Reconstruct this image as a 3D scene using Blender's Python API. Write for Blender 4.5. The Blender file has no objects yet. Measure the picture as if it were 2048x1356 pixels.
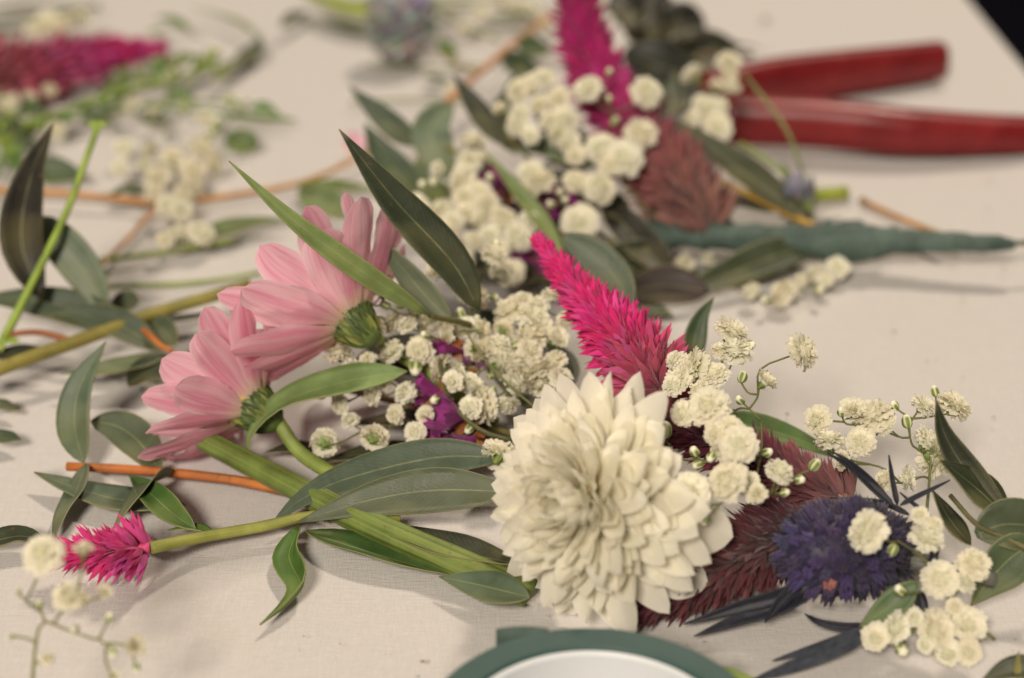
import bpy, math, random
from mathutils import Vector, Quaternion, noise as mnoise
R = math.radians
rng = random.Random(7)

# ------------------------------------------------------------------ camera, world, lamps, exposure
scene = bpy.context.scene
col = scene.collection
CAM_H, PITCH, FPX = 0.169, 28.0, 3349.0
cam_d = bpy.data.cameras.new('camera'); cam = bpy.data.objects.new('camera', cam_d); col.objects.link(cam)
cam.location = (0, 0, CAM_H); cam.rotation_euler = (R(90 - PITCH), 0, 0)
cam_d.sensor_width = 36.0; cam_d.lens = 36.0 * FPX / 2048.0
cam_d.clip_start = 0.01; cam_d.clip_end = 50
cam_d.dof.use_dof = True; cam_d.dof.focus_distance = 0.289; cam_d.dof.aperture_fstop = 9.0; cam_d.dof.aperture_blades = 7
scene.camera = cam

world = bpy.data.worlds.new('World'); scene.world = world; world.use_nodes = True
bg = world.node_tree.nodes['Background']; bg.inputs[0].default_value = (1.0, 0.87, 0.72, 1); bg.inputs[1].default_value = 0.13

def area(name, loc, target, size, power, color):
    d = bpy.data.lights.new(name, 'AREA'); d.shape = 'DISK'; d.size = size; d.energy = power; d.color = color
    o = bpy.data.objects.new(name, d); col.objects.link(o); o.location = loc
    o.rotation_euler = (Vector(target) - Vector(loc)).to_track_quat('-Z', 'Y').to_euler()
area('room_lamp', (0.42, 1.15, 1.35), (0.0, 0.3, 0), 0.20, 17, (1.0, 0.855, 0.69))
area('ceiling_lamp', (-0.35, -1.00, 1.05), (0.0, 0.3, 0), 0.40, 31, (1.0, 0.88, 0.745))
vs = scene.view_settings; vs.view_transform = 'Standard'; vs.look = 'None'; vs.gamma = 1; vs.exposure = 0.03

# ------------------------------------------------------------------ measuring: a photo pixel over a depth on the table
def row_ang(py): return R(PITCH) + math.atan((py - 678) / FPX)
def depth_of_row(gy): return CAM_H / math.tan(row_ang(gy))
def Q(px, py, gy=None):
    """world point seen at photo pixel (px,py) standing above the table point at photo row gy"""
    if gy is None: gy = py
    Y = depth_of_row(gy); z = CAM_H - Y * math.tan(row_ang(py))
    f = Y * math.cos(R(PITCH)) + (CAM_H - z) * math.sin(R(PITCH))
    return Vector(((px - 1024) / FPX * f, Y, z))
def ppm(p):   # photo pixels per metre at p
    return FPX / (p.y * math.cos(R(PITCH)) + (CAM_H - p.z) * math.sin(R(PITCH)))
def QQ(l): return [Q(*p) for p in l]

# ------------------------------------------------------------------ materials
def new_mat(name):
    m = bpy.data.materials.new(name); m.use_nodes = True
    nt = m.node_tree; nt.nodes.clear()
    return m, nt.nodes, nt.links
class NB:
    def __init__(s, name):
        s.m, s.N, s.L = new_mat(name)
        s.out = s.N.new('ShaderNodeOutputMaterial')
    def n(s, t, **kw):
        k = s.N.new(t)
        for a, v in kw.items(): setattr(k, a, v)
        return k
    def put(s, sock, v):
        if hasattr(v, 'is_output') or isinstance(v, bpy.types.NodeSocket): s.L.new(v, sock)
        elif v is not None:
            if isinstance(v, tuple) and len(v) == 3 and sock.type == 'RGBA': v = v + (1,)
            sock.default_value = v
    def math(s, op, a, b=None, clamp=False):
        k = s.n('ShaderNodeMath', operation=op, use_clamp=clamp); s.put(k.inputs[0], a)
        if b is not None: s.put(k.inputs[1], b)
        return k.outputs[0]
    def mix(s, f, a, b, mode='MIX'):
        k = s.n('ShaderNodeMix', data_type='RGBA', blend_type=mode); s.put(k.inputs[0], f); s.put(k.inputs[6], a); s.put(k.inputs[7], b)
        return k.outputs[2]
    def noise(s, scale, detail=3, vec=None, rough=0.5):
        k = s.n('ShaderNodeTexNoise'); k.inputs['Scale'].default_value = scale; k.inputs['Detail'].default_value = detail; k.inputs['Roughness'].default_value = rough
        if vec is not None: s.L.new(vec, k.inputs['Vector'])
        return k.outputs[0]
    def ramp(s, f, lo, hi, a=0.0, b=1.0):
        k = s.n('ShaderNodeMapRange', clamp=True); s.put(k.inputs[0], f); k.inputs[1].default_value = lo; k.inputs[2].default_value = hi
        k.inputs[3].default_value = a; k.inputs[4].default_value = b
        return k.outputs[0]
    def coord(s, kind='Object'): return s.n('ShaderNodeTexCoord').outputs[kind]
    def scaled(s, vec, sc, off=None):
        k = s.n('ShaderNodeMapping'); s.L.new(vec, k.inputs[0]); k.inputs['Scale'].default_value = sc
        if off is not None: s.L.new(off, k.inputs['Location'])
        return k.outputs[0]
    def finish(s, color, rough=0.5, trans=0.0, bump=None, bstr=0.3, bdist=0.0005, spec=0.5, sheen=0.0, tcol=None):
        p = s.n('ShaderNodeBsdfPrincipled'); s.put(p.inputs['Base Color'], color); s.put(p.inputs['Roughness'], rough)
        p.inputs['Specular IOR Level'].default_value = spec
        if sheen: p.inputs['Sheen Weight'].default_value = sheen
        nrm = None
        if bump is not None:
            b = s.n('ShaderNodeBump'); b.inputs['Strength'].default_value = bstr; b.inputs['Distance'].default_value = bdist
            s.L.new(bump, b.inputs['Height']); nrm = b.outputs[0]; s.L.new(nrm, p.inputs['Normal'])
        sh = p.outputs[0]
        if trans > 0:
            t = s.n('ShaderNodeBsdfTranslucent'); s.put(t.inputs[0], tcol if tcol is not None else color)
            if nrm is not None: s.L.new(nrm, t.inputs['Normal'])
            mx = s.n('ShaderNodeMixShader'); mx.inputs[0].default_value = trans
            s.L.new(sh, mx.inputs[1]); s.L.new(t.outputs[0], mx.inputs[2]); sh = mx.outputs[0]
        s.L.new(sh, s.out.inputs[0])
        return s.m

def leaf_material():
    b = NB('leaf_skin'); oi = b.n('ShaderNodeObjectInfo')
    uv = b.coord('UV'); sep = b.n('ShaderNodeSeparateXYZ'); b.L.new(uv, sep.inputs[0])
    u, v = sep.outputs[0], sep.outputs[1]
    au = b.math('ABSOLUTE', b.math('SUBTRACT', u, 0.5))            # 0 midrib .. 0.5 margin
    oc = b.coord('Object')
    n1 = b.noise(180, 4, oc); n2 = b.noise(900, 3, oc); n3 = b.noise(60, 2, oc)
    c = b.mix(b.ramp(n1, 0.3, 0.7), b.mix(1.0, oi.outputs['Color'], (0.72, 0.74, 0.70), 'MULTIPLY'), b.mix(1.0, oi.outputs['Color'], (1.22, 1.2, 1.25), 'MULTIPLY'))
    c = b.mix(b.ramp(n3, 0.48, 0.72, 0, 0.45), c, b.mix(0.5, oi.outputs['Color'], (0.34, 0.30, 0.10)))
    c = b.mix(b.ramp(n2, 0.66, 0.76, 0, 0.55), c, (0.16, 0.09, 0.03))          # rusty specks
    # side veins run obliquely from the midrib
    sv = b.n('ShaderNodeTexWave'); sv.wave_profile = 'SIN'; sv.inputs['Scale'].default_value = 1.0; sv.inputs['Distortion'].default_value = 3.0; sv.inputs['Detail'].default_value = 2
    cv = b.n('ShaderNodeCombineXYZ'); b.L.new(b.math('MULTIPLY', b.math('SUBTRACT', v, b.math('MULTIPLY', au, 0.35)), 9.0), cv.inputs[0]); b.L.new(b.math('MULTIPLY', u, 0.4), cv.inputs[1])
    b.L.new(cv.outputs[0], sv.inputs[0])
    vein = b.ramp(sv.outputs[1], 0.7, 1.0, 0, 0.10)
    c = b.mix(vein, c, b.mix(0.4, oi.outputs['Color'], (0.36, 0.40, 0.22)))
    rib = b.math('MULTIPLY', b.ramp(au, 0.008, 0.028, 0.55, 0.0), b.ramp(n1, 0.35, 0.6, 0.35, 1.0))
    c = b.mix(rib, c, b.mix(0.72, oi.outputs['Color'], (0.46, 0.47, 0.22)))
    edge = b.ramp(au, 0.476, 0.497, 0.0, 0.4)
    c = b.mix(edge, c, (0.40, 0.36, 0.16))
    tip = b.ramp(v, 0.965, 1.0, 0, 0.8); c = b.mix(tip, c, (0.25, 0.12, 0.04))
    h = b.math('ADD', b.math('MULTIPLY', n2, 0.5), b.math('ADD', b.math('MULTIPLY', rib, -0.7), b.math('MULTIPLY', vein, -0.5)))
    return b.finish(c, b.ramp(n1, 0.3, 0.7, 0.42, 0.62), 0.16, h, 0.35, 0.0004, 0.4)

def petal_material(name, base, mid, streak, edgec, trans, nstreak=26.0, rough=0.55, amount=0.5, bstr=0.25, blen=0.22):
    b = NB(name); uv = b.coord('UV'); sep = b.n('ShaderNodeSeparateXYZ'); b.L.new(uv, sep.inputs[0]); u, v = sep.outputs[0], sep.outputs[1]
    oi = b.n('ShaderNodeObjectInfo')
    mp = b.n('ShaderNodeCombineXYZ'); b.L.new(b.math('MULTIPLY', u, nstreak), mp.inputs[0]); b.L.new(b.math('MULTIPLY', v, 1.6), mp.inputs[1]); b.L.new(b.math('MULTIPLY', oi.outputs['Random'], 40.0), mp.inputs[2])
    st = b.noise(1.0, 3, mp.outputs[0], 0.6)
    mp2 = b.n('ShaderNodeCombineXYZ'); b.L.new(b.math('MULTIPLY', u, 5.0), mp2.inputs[0]); b.L.new(b.math('MULTIPLY', v, 1.0), mp2.inputs[1]); b.L.new(b.math('MULTIPLY', oi.outputs['Random'], 17.0), mp2.inputs[2])
    st2 = b.noise(1.0, 1, mp2.outputs[0], 0.5)
    s_ = b.math('ADD', b.math('MULTIPLY', st, 0.45), b.math('MULTIPLY', st2, 0.55))
    c = b.mix(b.ramp(s_, 0.42, 0.62, 0, amount), mid, streak)
    au = b.math('ABSOLUTE', b.math('SUBTRACT', u, 0.5))
    c = b.mix(b.ramp(au, 0.30, 0.5, 0, 0.5), c, edgec)
    c = b.mix(b.ramp(v, 0.0, blen, 0.9, 0.0), c, base)
    c = b.mix(1.0, c, b.mix(b.ramp(oi.outputs['Random'], 0, 1), (0.9, 0.9, 0.88), (1, 1, 1)), 'MULTIPLY')
    return b.finish(c, rough, trans, st, bstr, 0.0003, 0.3, 0.15)

def colour_material(name, trans=0.1, rough=0.6, nscale=900, lo=0.75, hi=1.2, bstr=0.3, spec=0.3, sheen=0.1, fine=None):
    """skin whose colour is the object's own colour with natural mottling"""
    b = NB(name); oi = b.n('ShaderNodeObjectInfo'); n1 = b.noise(nscale, 3, b.coord('Object'))
    c = b.mix(b.ramp(n1, 0.3, 0.7), b.mix(1.0, oi.outputs['Color'], (lo,) * 3, 'MULTIPLY'), b.mix(1.0, oi.outputs['Color'], (hi,) * 3, 'MULTIPLY'))
    return b.finish(c, rough, trans, n1, bstr, 0.0003, spec, sheen)

def stem_material():
    b = NB('stem_skin'); oi = b.n('ShaderNodeObjectInfo'); uv = b.coord('UV')
    sep = b.n('ShaderNodeSeparateXYZ'); b.L.new(uv, sep.inputs[0])
    oc = b.coord('Object'); n1 = b.noise(140, 3, oc); n2 = b.noise(700, 3, oc)
    gx = b.n('ShaderNodeCombineXYZ'); b.L.new(b.math('MULTIPLY', sep.outputs[0], 30.0), gx.inputs[0]); b.L.new(b.math('MULTIPLY', sep.outputs[1], 2.0), gx.inputs[1])
    rid = b.noise(1.0, 2, gx.outputs[0])
    c = b.mix(b.ramp(n1, 0.35, 0.65), b.mix(1.0, oi.outputs['Color'], (0.7, 0.68, 0.6), 'MULTIPLY'), b.mix(1.0, oi.outputs['Color'], (1.25, 1.22, 1.1), 'MULTIPLY'))
    c = b.mix(b.ramp(rid, 0.45, 0.65, 0, 0.4), c, b.mix(0.5, oi.outputs['Color'], (0.42, 0.46, 0.14)))
    c = b.mix(b.ramp(n2, 0.62, 0.75, 0, 0.5), c, (0.14, 0.06, 0.03))
    return b.finish(c, 0.5, 0.0, b.math('ADD', rid, b.math('MULTIPLY', n2, 0.4)), 0.5, 0.0004, 0.4)

M = {}
M['leaf'] = leaf_material()
M['stem'] = stem_material()
M['mum'] = petal_material('cream_petal', (0.95, 0.80, 0.42), (0.96, 0.94, 0.85), (0.955, 0.90, 0.72), (0.96, 0.94, 0.87), 0.58, 30, 0.5, 0.45, 0.15, 0.42)  # yellowish petal base, made more golden to imitate the golden shade inside the head
M['pink'] = petal_material('pink_petal', (0.90, 0.76, 0.52), (0.91, 0.58, 0.66), (0.80, 0.25, 0.42), (0.93, 0.74, 0.79), 0.48, 26, 0.5, 0.75, 0.3)
M['statice'] = petal_material('papery_purple', (0.45, 0.16, 0.09), (0.36, 0.035, 0.25), (0.20, 0.015, 0.15), (0.42, 0.07, 0.31), 0.30, 55, 0.6, 0.9, 0.8)
M['tepal'] = colour_material('tepal_skin', 0.22, 0.55, 1500, 0.72, 1.25, 0.2, 0.3, 0.2)
M['spine'] = colour_material('spiny_skin', 0.05, 0.55, 700, 0.6, 1.35, 0.3, 0.35, 0.15)
M['calyx'] = colour_material('calyx_skin', 0.12, 0.5, 1500, 0.65, 1.3, 0.2, 0.35, 0.0)
# little white double flowers: greenish throat, white ruffles
b = NB('white_ruffle'); uv = b.coord('UV'); sp = b.n('ShaderNodeSeparateXYZ'); b.L.new(uv, sp.inputs[0])
oi = b.n('ShaderNodeObjectInfo')
cw = b.mix(b.ramp(sp.outputs[1], 0.0, 0.70, 0.95, 0.0), b.mix(b.ramp(oi.outputs['Random'], 0, 1), (0.93, 0.915, 0.80), (0.90, 0.86, 0.72)), (0.58, 0.64, 0.24))
M['ruffle'] = b.finish(cw, 0.6, 0.52, None, spec=0.25, sheen=0.1)
b = NB('bud_skin'); uv = b.coord('UV'); sp = b.n('ShaderNodeSeparateXYZ'); b.L.new(uv, sp.inputs[0])
st = b.math('ABSOLUTE', b.math('SINE', b.math('MULTIPLY', sp.outputs[0], math.pi * 5)))
cb = b.mix(b.ramp(st, 0.35, 0.8), (0.60, 0.62, 0.34), (0.17, 0.23, 0.06)); cb = b.mix(b.ramp(sp.outputs[1], 0.62, 0.8), cb, (0.82, 0.80, 0.62))
M['bud'] = b.finish(cb, 0.5, 0.1, None, spec=0.3)
# woven cotton
b = NB('tablecloth_cotton'); oc = b.coord('Object')
w1 = b.noise(1.0, 2, b.scaled(oc, (350, 3600, 500))); w2 = b.noise(1.0, 2, b.scaled(oc, (3600, 350, 500)))
wv = b.math('ADD', w1, w2); big = b.noise(14, 4, oc); sm = b.noise(220, 3, oc); stn = b.noise(55, 4, oc, 0.6)
cc = b.mix(b.ramp(wv, 0.7, 1.3), (0.490, 0.470, 0.450), (0.545, 0.524, 0.505))
cc = b.mix(b.ramp(big, 0.4, 0.7, 0, 0.10), cc, (0.60, 0.54, 0.46)); cc = b.mix(b.ramp(stn, 0.64, 0.75, 0, 0.18), cc, (0.50, 0.44, 0.30))
M['cloth'] = b.finish(cc, 0.85, 0.0, b.math('ADD', wv, b.math('MULTIPLY', sm, 0.6)), 0.35, 0.0006, 0.2, 0.25)
# crepe floral tape
b = NB('crepe_tape'); uv = b.coord('UV'); sp = b.n('ShaderNodeSeparateXYZ'); b.L.new(uv, sp.inputs[0]); oc = b.coord('Object')
rb = b.noise(1.0, 2, b.scaled(uv, (160, 6, 1))); n1 = b.noise(120, 3, oc)
ct = b.mix(b.ramp(n1, 0.3, 0.7), (0.036, 0.066, 0.054), (0.090, 0.135, 0.112))
M['tape'] = b.finish(ct, 0.5, 0.0, b.math('ADD', rb, n1), 0.6, 0.0005, 0.45)
b = NB('tape_edge'); oc = b.coord('Object'); n1 = b.noise(90, 3, oc)
gr = b.n('ShaderNodeVectorMath', operation='LENGTH'); b.L.new(b.scaled(oc, (1, 1, 0)), gr.inputs[0])
lay = b.noise(1.0, 2, None); k = b.N[-1] if False else None
cx = b.n('ShaderNodeCombineXYZ'); b.L.new(b.math('MULTIPLY', gr.outputs['Value'], 5000.0), cx.inputs[0]); lay = b.noise(1.0, 2, cx.outputs[0])
ct = b.mix(b.ramp(n1, 0.3, 0.7), (0.022, 0.058, 0.054), (0.036, 0.082, 0.073)); ct = b.mix(b.ramp(lay, 0.4, 0.65, 0, 0.4), ct, (0.060, 0.115, 0.10))
M['tape_edge'] = b.finish(ct, 0.55, 0.0, lay, 0.4, 0.0003, 0.4)
b = NB('white_core'); n1 = b.noise(60, 3, b.coord('Object')); M['core'] = b.finish(b.mix(n1, (0.58, 0.61, 0.63), (0.64, 0.67, 0.69)), 0.45, 0, n1, 0.1)
b = NB('red_grip'); n1 = b.noise(90, 4, b.coord('Object')); n2 = b.noise(700, 3, b.coord('Object'))
cr = b.mix(b.ramp(n1, 0.35, 0.7), (0.135, 0.005, 0.008), (0.20, 0.010, 0.012)); cr = b.mix(b.ramp(n2, 0.64, 0.72, 0, 0.5), cr, (0.20, 0.10, 0.07))
M['red'] = b.finish(cr, b.ramp(n1, 0.3, 0.7, 0.28, 0.45), 0, n2, 0.10, 0.0004, 0.45)
b = NB('steel'); n1 = b.noise(120, 4, b.coord('Object')); M['steel'] = b.finish(b.mix(n1, (0.25, 0.25, 0.26), (0.42, 0.42, 0.43)), 0.3, 0); 
M['steel'].node_tree.nodes['Principled BSDF'].inputs['Metallic'].default_value = 0.9
b = NB('dark_carpet'); n1 = b.noise(200, 4, b.coord('Object')); M['floor'] = b.finish(b.mix(n1, (0.006, 0.006, 0.012), (0.014, 0.013, 0.024)), 0.95, 0, n1, 0.5, 0.004, 0.1)
b = NB('table_wood'); n1 = b.noise(12, 5, b.scaled(b.coord('Object'), (1, 9, 1))); M['wood'] = b.finish(b.mix(n1, (0.16, 0.09, 0.05), (0.28, 0.17, 0.09)), 0.5, 0)
M['crumb'] = colour_material('crumb_skin', 0.0, 0.7, 800)

# ------------------------------------------------------------------ object helpers
def mesh(name, verts, faces, mat, uvs=None, smooth=True):
    me = bpy.data.meshes.new(name); me.from_pydata([tuple(v) for v in verts], [], faces); me.materials.append(mat)
    if smooth: me.polygons.foreach_set('use_smooth', [True] * len(me.polygons))
    if uvs is not None:
        l = me.uv_layers.new(name='UVMap'); idx = [0] * len(me.loops); me.loops.foreach_get('vertex_index', idx)
        flat = []
        for i in idx: flat.extend(uvs[i])
        l.data.foreach_set('uv', flat)
    me.update(); return me
def tag(o, label=None, cat=None, group=None, kind=None):
    if label: o['label'] = label
    if cat: o['category'] = cat
    if group: o['group'] = group
    if kind: o['kind'] = kind
    return o
def thing(name, label, cat, loc, group=None):
    o = bpy.data.objects.new(name, None); col.objects.link(o); o.location = loc; o.empty_display_size = 0.005
    return tag(o, label, cat, group)
def part(name, geo, mat, parent, color=None, solid=0.0, smooth=True, kind=None, label=None):
    """geo = (verts, faces, uvs) in world space; becomes one mesh object under parent (an Empty or a part)"""
    V, F, U = geo
    c = sum((Vector(v) for v in V), Vector()) / len(V)
    me = mesh(name, [Vector(v) - c for v in V], F, mat, U, smooth)
    o = bpy.data.objects.new(name, me); col.objects.link(o)
    off = Vector(); p = parent
    while p is not None: off += p.location; p = p.parent
    o.location = c - off; o.parent = parent
    if color: o.color = tuple(color) + (1,)
    if solid:
        s = o.modifiers.new('thickness', 'SOLIDIFY'); s.thickness = solid; s.offset = 0
    return tag(o, label, kind=kind)
def place(name, me, parent, pos, quat, sc, color=None):
    """a shared-mesh piece put at world pos under an Empty"""
    o = bpy.data.objects.new(name, me); col.objects.link(o); o.parent = parent
    off = Vector(); p = parent
    while p is not None: off += p.location; p = p.parent
    o.location = pos - off; o.rotation_mode = 'QUATERNION'; o.rotation_quaternion = quat
    o.scale = (sc, sc, sc) if not isinstance(sc, tuple) else sc
    if color: o.color = tuple(color) + (1,)
    return o
def aim(d, roll=None):
    q = Vector(d).normalized().to_track_quat('Z', 'Y')
    return q @ Quaternion((0, 0, 1), rng.uniform(0, 6.283) if roll is None else roll)
def rv(s=1.0): return Vector((rng.gauss(0, 1), rng.gauss(0, 1), rng.gauss(0, 1))) * s
def jit(c, a=0.12):
    k = 1 + rng.uniform(-a, a); return tuple(max(0, x * k * (1 + rng.uniform(-a, a) * 0.4)) for x in c)

def spline(pts, n):
    pts = [Vector(p) for p in pts]
    if len(pts) == 2: return [pts[0].lerp(pts[1], i / (n - 1)) for i in range(n)]
    P = [pts[0] * 2 - pts[1]] + pts + [pts[-1] * 2 - pts[-2]]
    segl = [(P[i + 1] - P[i]).length for i in range(1, len(pts))]; tot = sum(segl); out = []
    for k in range(n):
        s = tot * k / (n - 1); i = 0
        while i < len(segl) - 1 and s > segl[i]: s -= segl[i]; i += 1
        t = min(1, s / max(segl[i], 1e-9)); a, b_, c, d = P[i], P[i + 1], P[i + 2], P[i + 3]
        out.append(0.5 * ((2 * b_) + (c - a) * t + (2 * a - 5 * b_ + 4 * c - d) * t * t + (3 * b_ - a - 3 * c + d) * t ** 3))
    return out
def tangents(p):
    n = len(p); return [(p[min(i + 1, n - 1)] - p[max(i - 1, 0)]).normalized() for i in range(n)]

def tube(pts, r, n=12, seg=7, r2=None, wob=0.0, cap=True, noz=False, rib=0.0):
    """tapering round stem along pts; r, r2 radii at start and end or a function of 0..1"""
    p = spline(pts, n); T = tangents(p); V, F, U = [], [], []
    nrm = Vector((0, 0, 1)).cross(T[0])
    if nrm.length < 1e-3: nrm = Vector((1, 0, 0))
    nrm.normalize()
    for i in range(n):
        nrm = (nrm - T[i] * nrm.dot(T[i])).normalized(); bi = T[i].cross(nrm); s = i / (n - 1)
        rad = r(s) if callable(r) else r + ((r if r2 is None else r2) - r) * s
        for k in range(seg):
            a = 2 * math.pi * k / seg; rr = rad * (1 + (rng.uniform(-wob, wob) if wob else 0) + (rib * math.cos(6 * a + 1.5 * s) + 0.04 * mnoise.noise(Vector((s * 14, a, 0))) if rib else 0))
            q = p[i] + nrm * math.cos(a) * rr + bi * math.sin(a) * rr
            if not noz and q.z < 0.0004: q.z = 0.0004
            V.append(q); U.append((k / seg, s))
    for i in range(n - 1):
        for k in range(seg): F.append((i * seg + k, i * seg + (k + 1) % seg, (i + 1) * seg + (k + 1) % seg, (i + 1) * seg + k))
    if cap: F.append(tuple(reversed(range(seg)))); F.append(tuple(range((n - 1) * seg, n * seg)))
    return V, F, U
def join(geos):
    V, F, U = [], [], []
    for v, f, u in geos:
        o = len(V); V += v; U += u; F += [tuple(i + o for i in q) for q in f]
    return V, F, U

PROF = {
 'lance': lambda v: math.sin(math.pi * v ** 0.78) ** 0.9 * (1 - 0.25 * v * v),
 'oval':  lambda v: math.sin(math.pi * min(1, v * 0.985 + 0.012)) ** 0.62,
 'blade': lambda v: min(1, v / 0.12) ** 0.7 * (1 - v ** 2.4) ** 0.9,
 'spoon': lambda v: (0.34 + 0.66 * math.sin(min(1, v / 0.66) * math.pi / 2) ** 1.5) * max(0, 1 - max(0, (v - 0.58) / 0.42) ** 1.9) ** 0.68,
 'daisy': lambda v: (0.30 + 0.70 * math.sin(min(1, v / 0.55) * math.pi / 2) ** 1.2) * max(0, 1 - max(0, (v - 0.58) / 0.42) ** 2.6) ** 0.52,
}
def blade(pts, w, face=(0, 0, 1), roll=0.0, prof='lance', cup=0.0, ripple=0.0, groove=0.0, n=13, m=6, twist=0.0, rnd=0.0, clamp=True):
    """leaf or petal along pts (base to tip), w wide, its face turned to face; returns geometry"""
    p = spline(pts, n); T = tangents(p); V, F, U = [], [], []
    f0 = Vector(face); pf = PROF[prof]; ph = rng.uniform(0, 6.28)
    for i in range(n):
        v = i / (n - 1); t = T[i]; nn = f0 - t * f0.dot(t)
        if nn.length < 1e-4: nn = Vector((0.01, -1, 0.2)) - t * t.y * -1
        nn.normalize(); nn = Quaternion(t, roll + twist * v) @ nn; side = t.cross(nn)
        hw = 0.5 * w * max(0.012, pf(v))
        for k in range(m + 1):
            u = -1 + 2 * k / m
            off = cup * hw * (u * u - 0.35) + ripple * hw * math.sin(v * 11 + ph + u * 2) * u * u
            if groove: off += groove * hw * math.cos(u * 9.4 + ph * 0.2)
            q = p[i] + side * (u * hw) + nn * off
            if rnd: q = q + rv(rnd * hw * abs(u))
            if clamp and q.z < 0.0006: q.z = 0.0006 + 0.0002 * (k % 2)
            V.append(q); U.append((k / m, v))
    for i in range(n - 1):
        for k in range(m):
            a = i * (m + 1) + k; F.append((a, a + 1, a + m + 2, a + m + 1))
    return V, F, U

# ------------------------------------------------------------------ the table and its cloth
floor_v = [(-3, -2, -0.74), (3, -2, -0.74), (3, 4, -0.74), (-3, 4, -0.74)]
fo = part('floor', (floor_v, [(0, 1, 2, 3)], [(0, 0), (1, 0), (1, 1), (0, 1)]), M['floor'], None, smooth=False); fo['kind'] = 'structure'
XE, XW, YN, YF = 0.1655, -0.80, -0.12, 1.35
def box(x0, x1, y0, y1, z0, z1):
    V = [Vector((x, y, z)) for z in (z0, z1) for y in (y0, y1) for x in (x0, x1)]
    F = [(0, 2, 3, 1), (4, 5, 7, 6), (0, 1, 5, 4), (1, 3, 7, 5), (3, 2, 6, 7), (2, 0, 4, 6)]
    return V, F, [(0, 0)] * 8
tb = thing('table', 'long work table hidden under the white tablecloth', 'table', (-0.3, 0.6, -0.74))
part('table_top', box(XW + 0.012, XE - 0.012, YN + 0.012, YF - 0.012, -0.035, -0.006), M['wood'], tb, smooth=False)
for x in (XW + 0.05, XE - 0.06):
    for y in (YN + 0.05, YF - 0.06): part('leg', box(x - 0.022, x + 0.022, y - 0.022, y + 0.022, -0.74, -0.0355), M['wood'], tb, smooth=False)
def cloth():
    xs = []
    def prof(a0, sgn):
        out = []
        for k in range(1, 8):
            a = k / 7 * math.pi / 2; out.append((a0 + sgn * 0.012 * math.sin(a), -0.012 + 0.012 * math.cos(a)))
        for k in range(1, 9): out.append((a0 + sgn * (0.012 + 0.002 * k), -0.012 - 0.03 * k))
        return out
    left = list(reversed(prof(XW, -1))); right = prof(XE - 0.012, 1)
    nx = 150
    flat = [(XW + (XE - 0.012 - XW) * (k / nx), 0.0) for k in range(nx + 1)]
    P = left + flat + right; ny = 170; V, F, U = [], [], []
    for j in range(ny + 1):
        y = YN + (YF - YN) * j / ny
        for i, (x, z) in enumerate(P):
            zz = z; xx = x
            if z == 0.0:
                # gentle sags and creases, only ever below the level things rest on
                w = mnoise.noise(Vector((x * 9, y * 5, 0))) * 0.5 + mnoise.noise(Vector((x * 22, y * 9, 3))) * 0.25
                zz = -0.0017 + 0.0017 * max(-1, min(1, w * 1.4))
                d = abs(y - 0.325 - 0.16 * (x - 0.05) * 0)
                edge = min(1, (XE - 0.012 - x) / 0.02, (x - XW) / 0.02); zz *= max(0.0, edge)
            else:
                xx += 0.010 * math.sin(y * 23 + math.sin(y * 7) * 2) * min(1, -z / 0.1)
            V.append(Vector((xx, y, zz))); U.append((i / len(P), j / ny))
    w = len(P)
    for j in range(ny):
        for i in range(w - 1): a = j * w + i; F.append((a, a + 1, a + w + 1, a + w))
    return V, F, U
tc = part('tablecloth', cloth(), M['cloth'], None); tag(tc, 'creamy white cotton tablecloth spread under all the flowers', 'tablecloth')

# ------------------------------------------------------------------ colours of the plants (base colours)
SAGE = (0.130, 0.158, 0.098); GREY = (0.082, 0.102, 0.058); DEEP = (0.036, 0.046, 0.024); DARK = (0.028, 0.034, 0.018)
FRESH = (0.10, 0.21, 0.035); LIME = (0.26, 0.36, 0.05); PALE = (0.22, 0.28, 0.12); OLIVE = (0.22, 0.20, 0.045)
RUST = (0.42, 0.115, 0.025); BARK = (0.20, 0.11, 0.03)
UP = (0, 0, 1); CAMF = (0, -0.75, 0.62)

def leaf(parent, pts, w, color=GREY, face=UP, roll=0.0, prof='lance', cup=0.25, twist=0.0, ripple=0.05, n=15, petiole=None):
    g = blade(QQ(pts), w * 0.86 / 1000.0, face, R(roll), prof, cup, ripple, twist=R(twist), n=n, m=6)
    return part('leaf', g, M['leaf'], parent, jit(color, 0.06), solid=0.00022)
def stem(parent, pts, r, r2=None, color=LIME, n=14, seg=8, name='stem', wob=0.0):
    return part(name, tube(QQ(pts), r / 1000.0, n, seg, None if r2 is None else r2 / 1000.0, wob), M['stem'], parent, color)
def twig(name, label, cat, stems, leaves, group=None):
    """stems: (pts, r, r2, color); leaves: dicts for leaf()"""
    base = Q(*stems[0][0][0]) if stems else Q(*leaves[0]['pts'][0])
    t = thing(name, label, cat, Vector((base.x, base.y, max(0, base.z - 0.002))), group or {'eucalyptus_twig': 'eucalyptus twigs', 'fallen_leaf': 'loose leaves on the cloth', 'grass_stalk': 'thin green stalks', 'filler_greenery': 'green filler stems', 'orange_twig': 'orange twigs'}.get(name))
    for s in stems: stem(t, s[0], s[1], s[2], s[3], wob=0.04)
    for l in leaves: leaf(t, **l)
    return t

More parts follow.
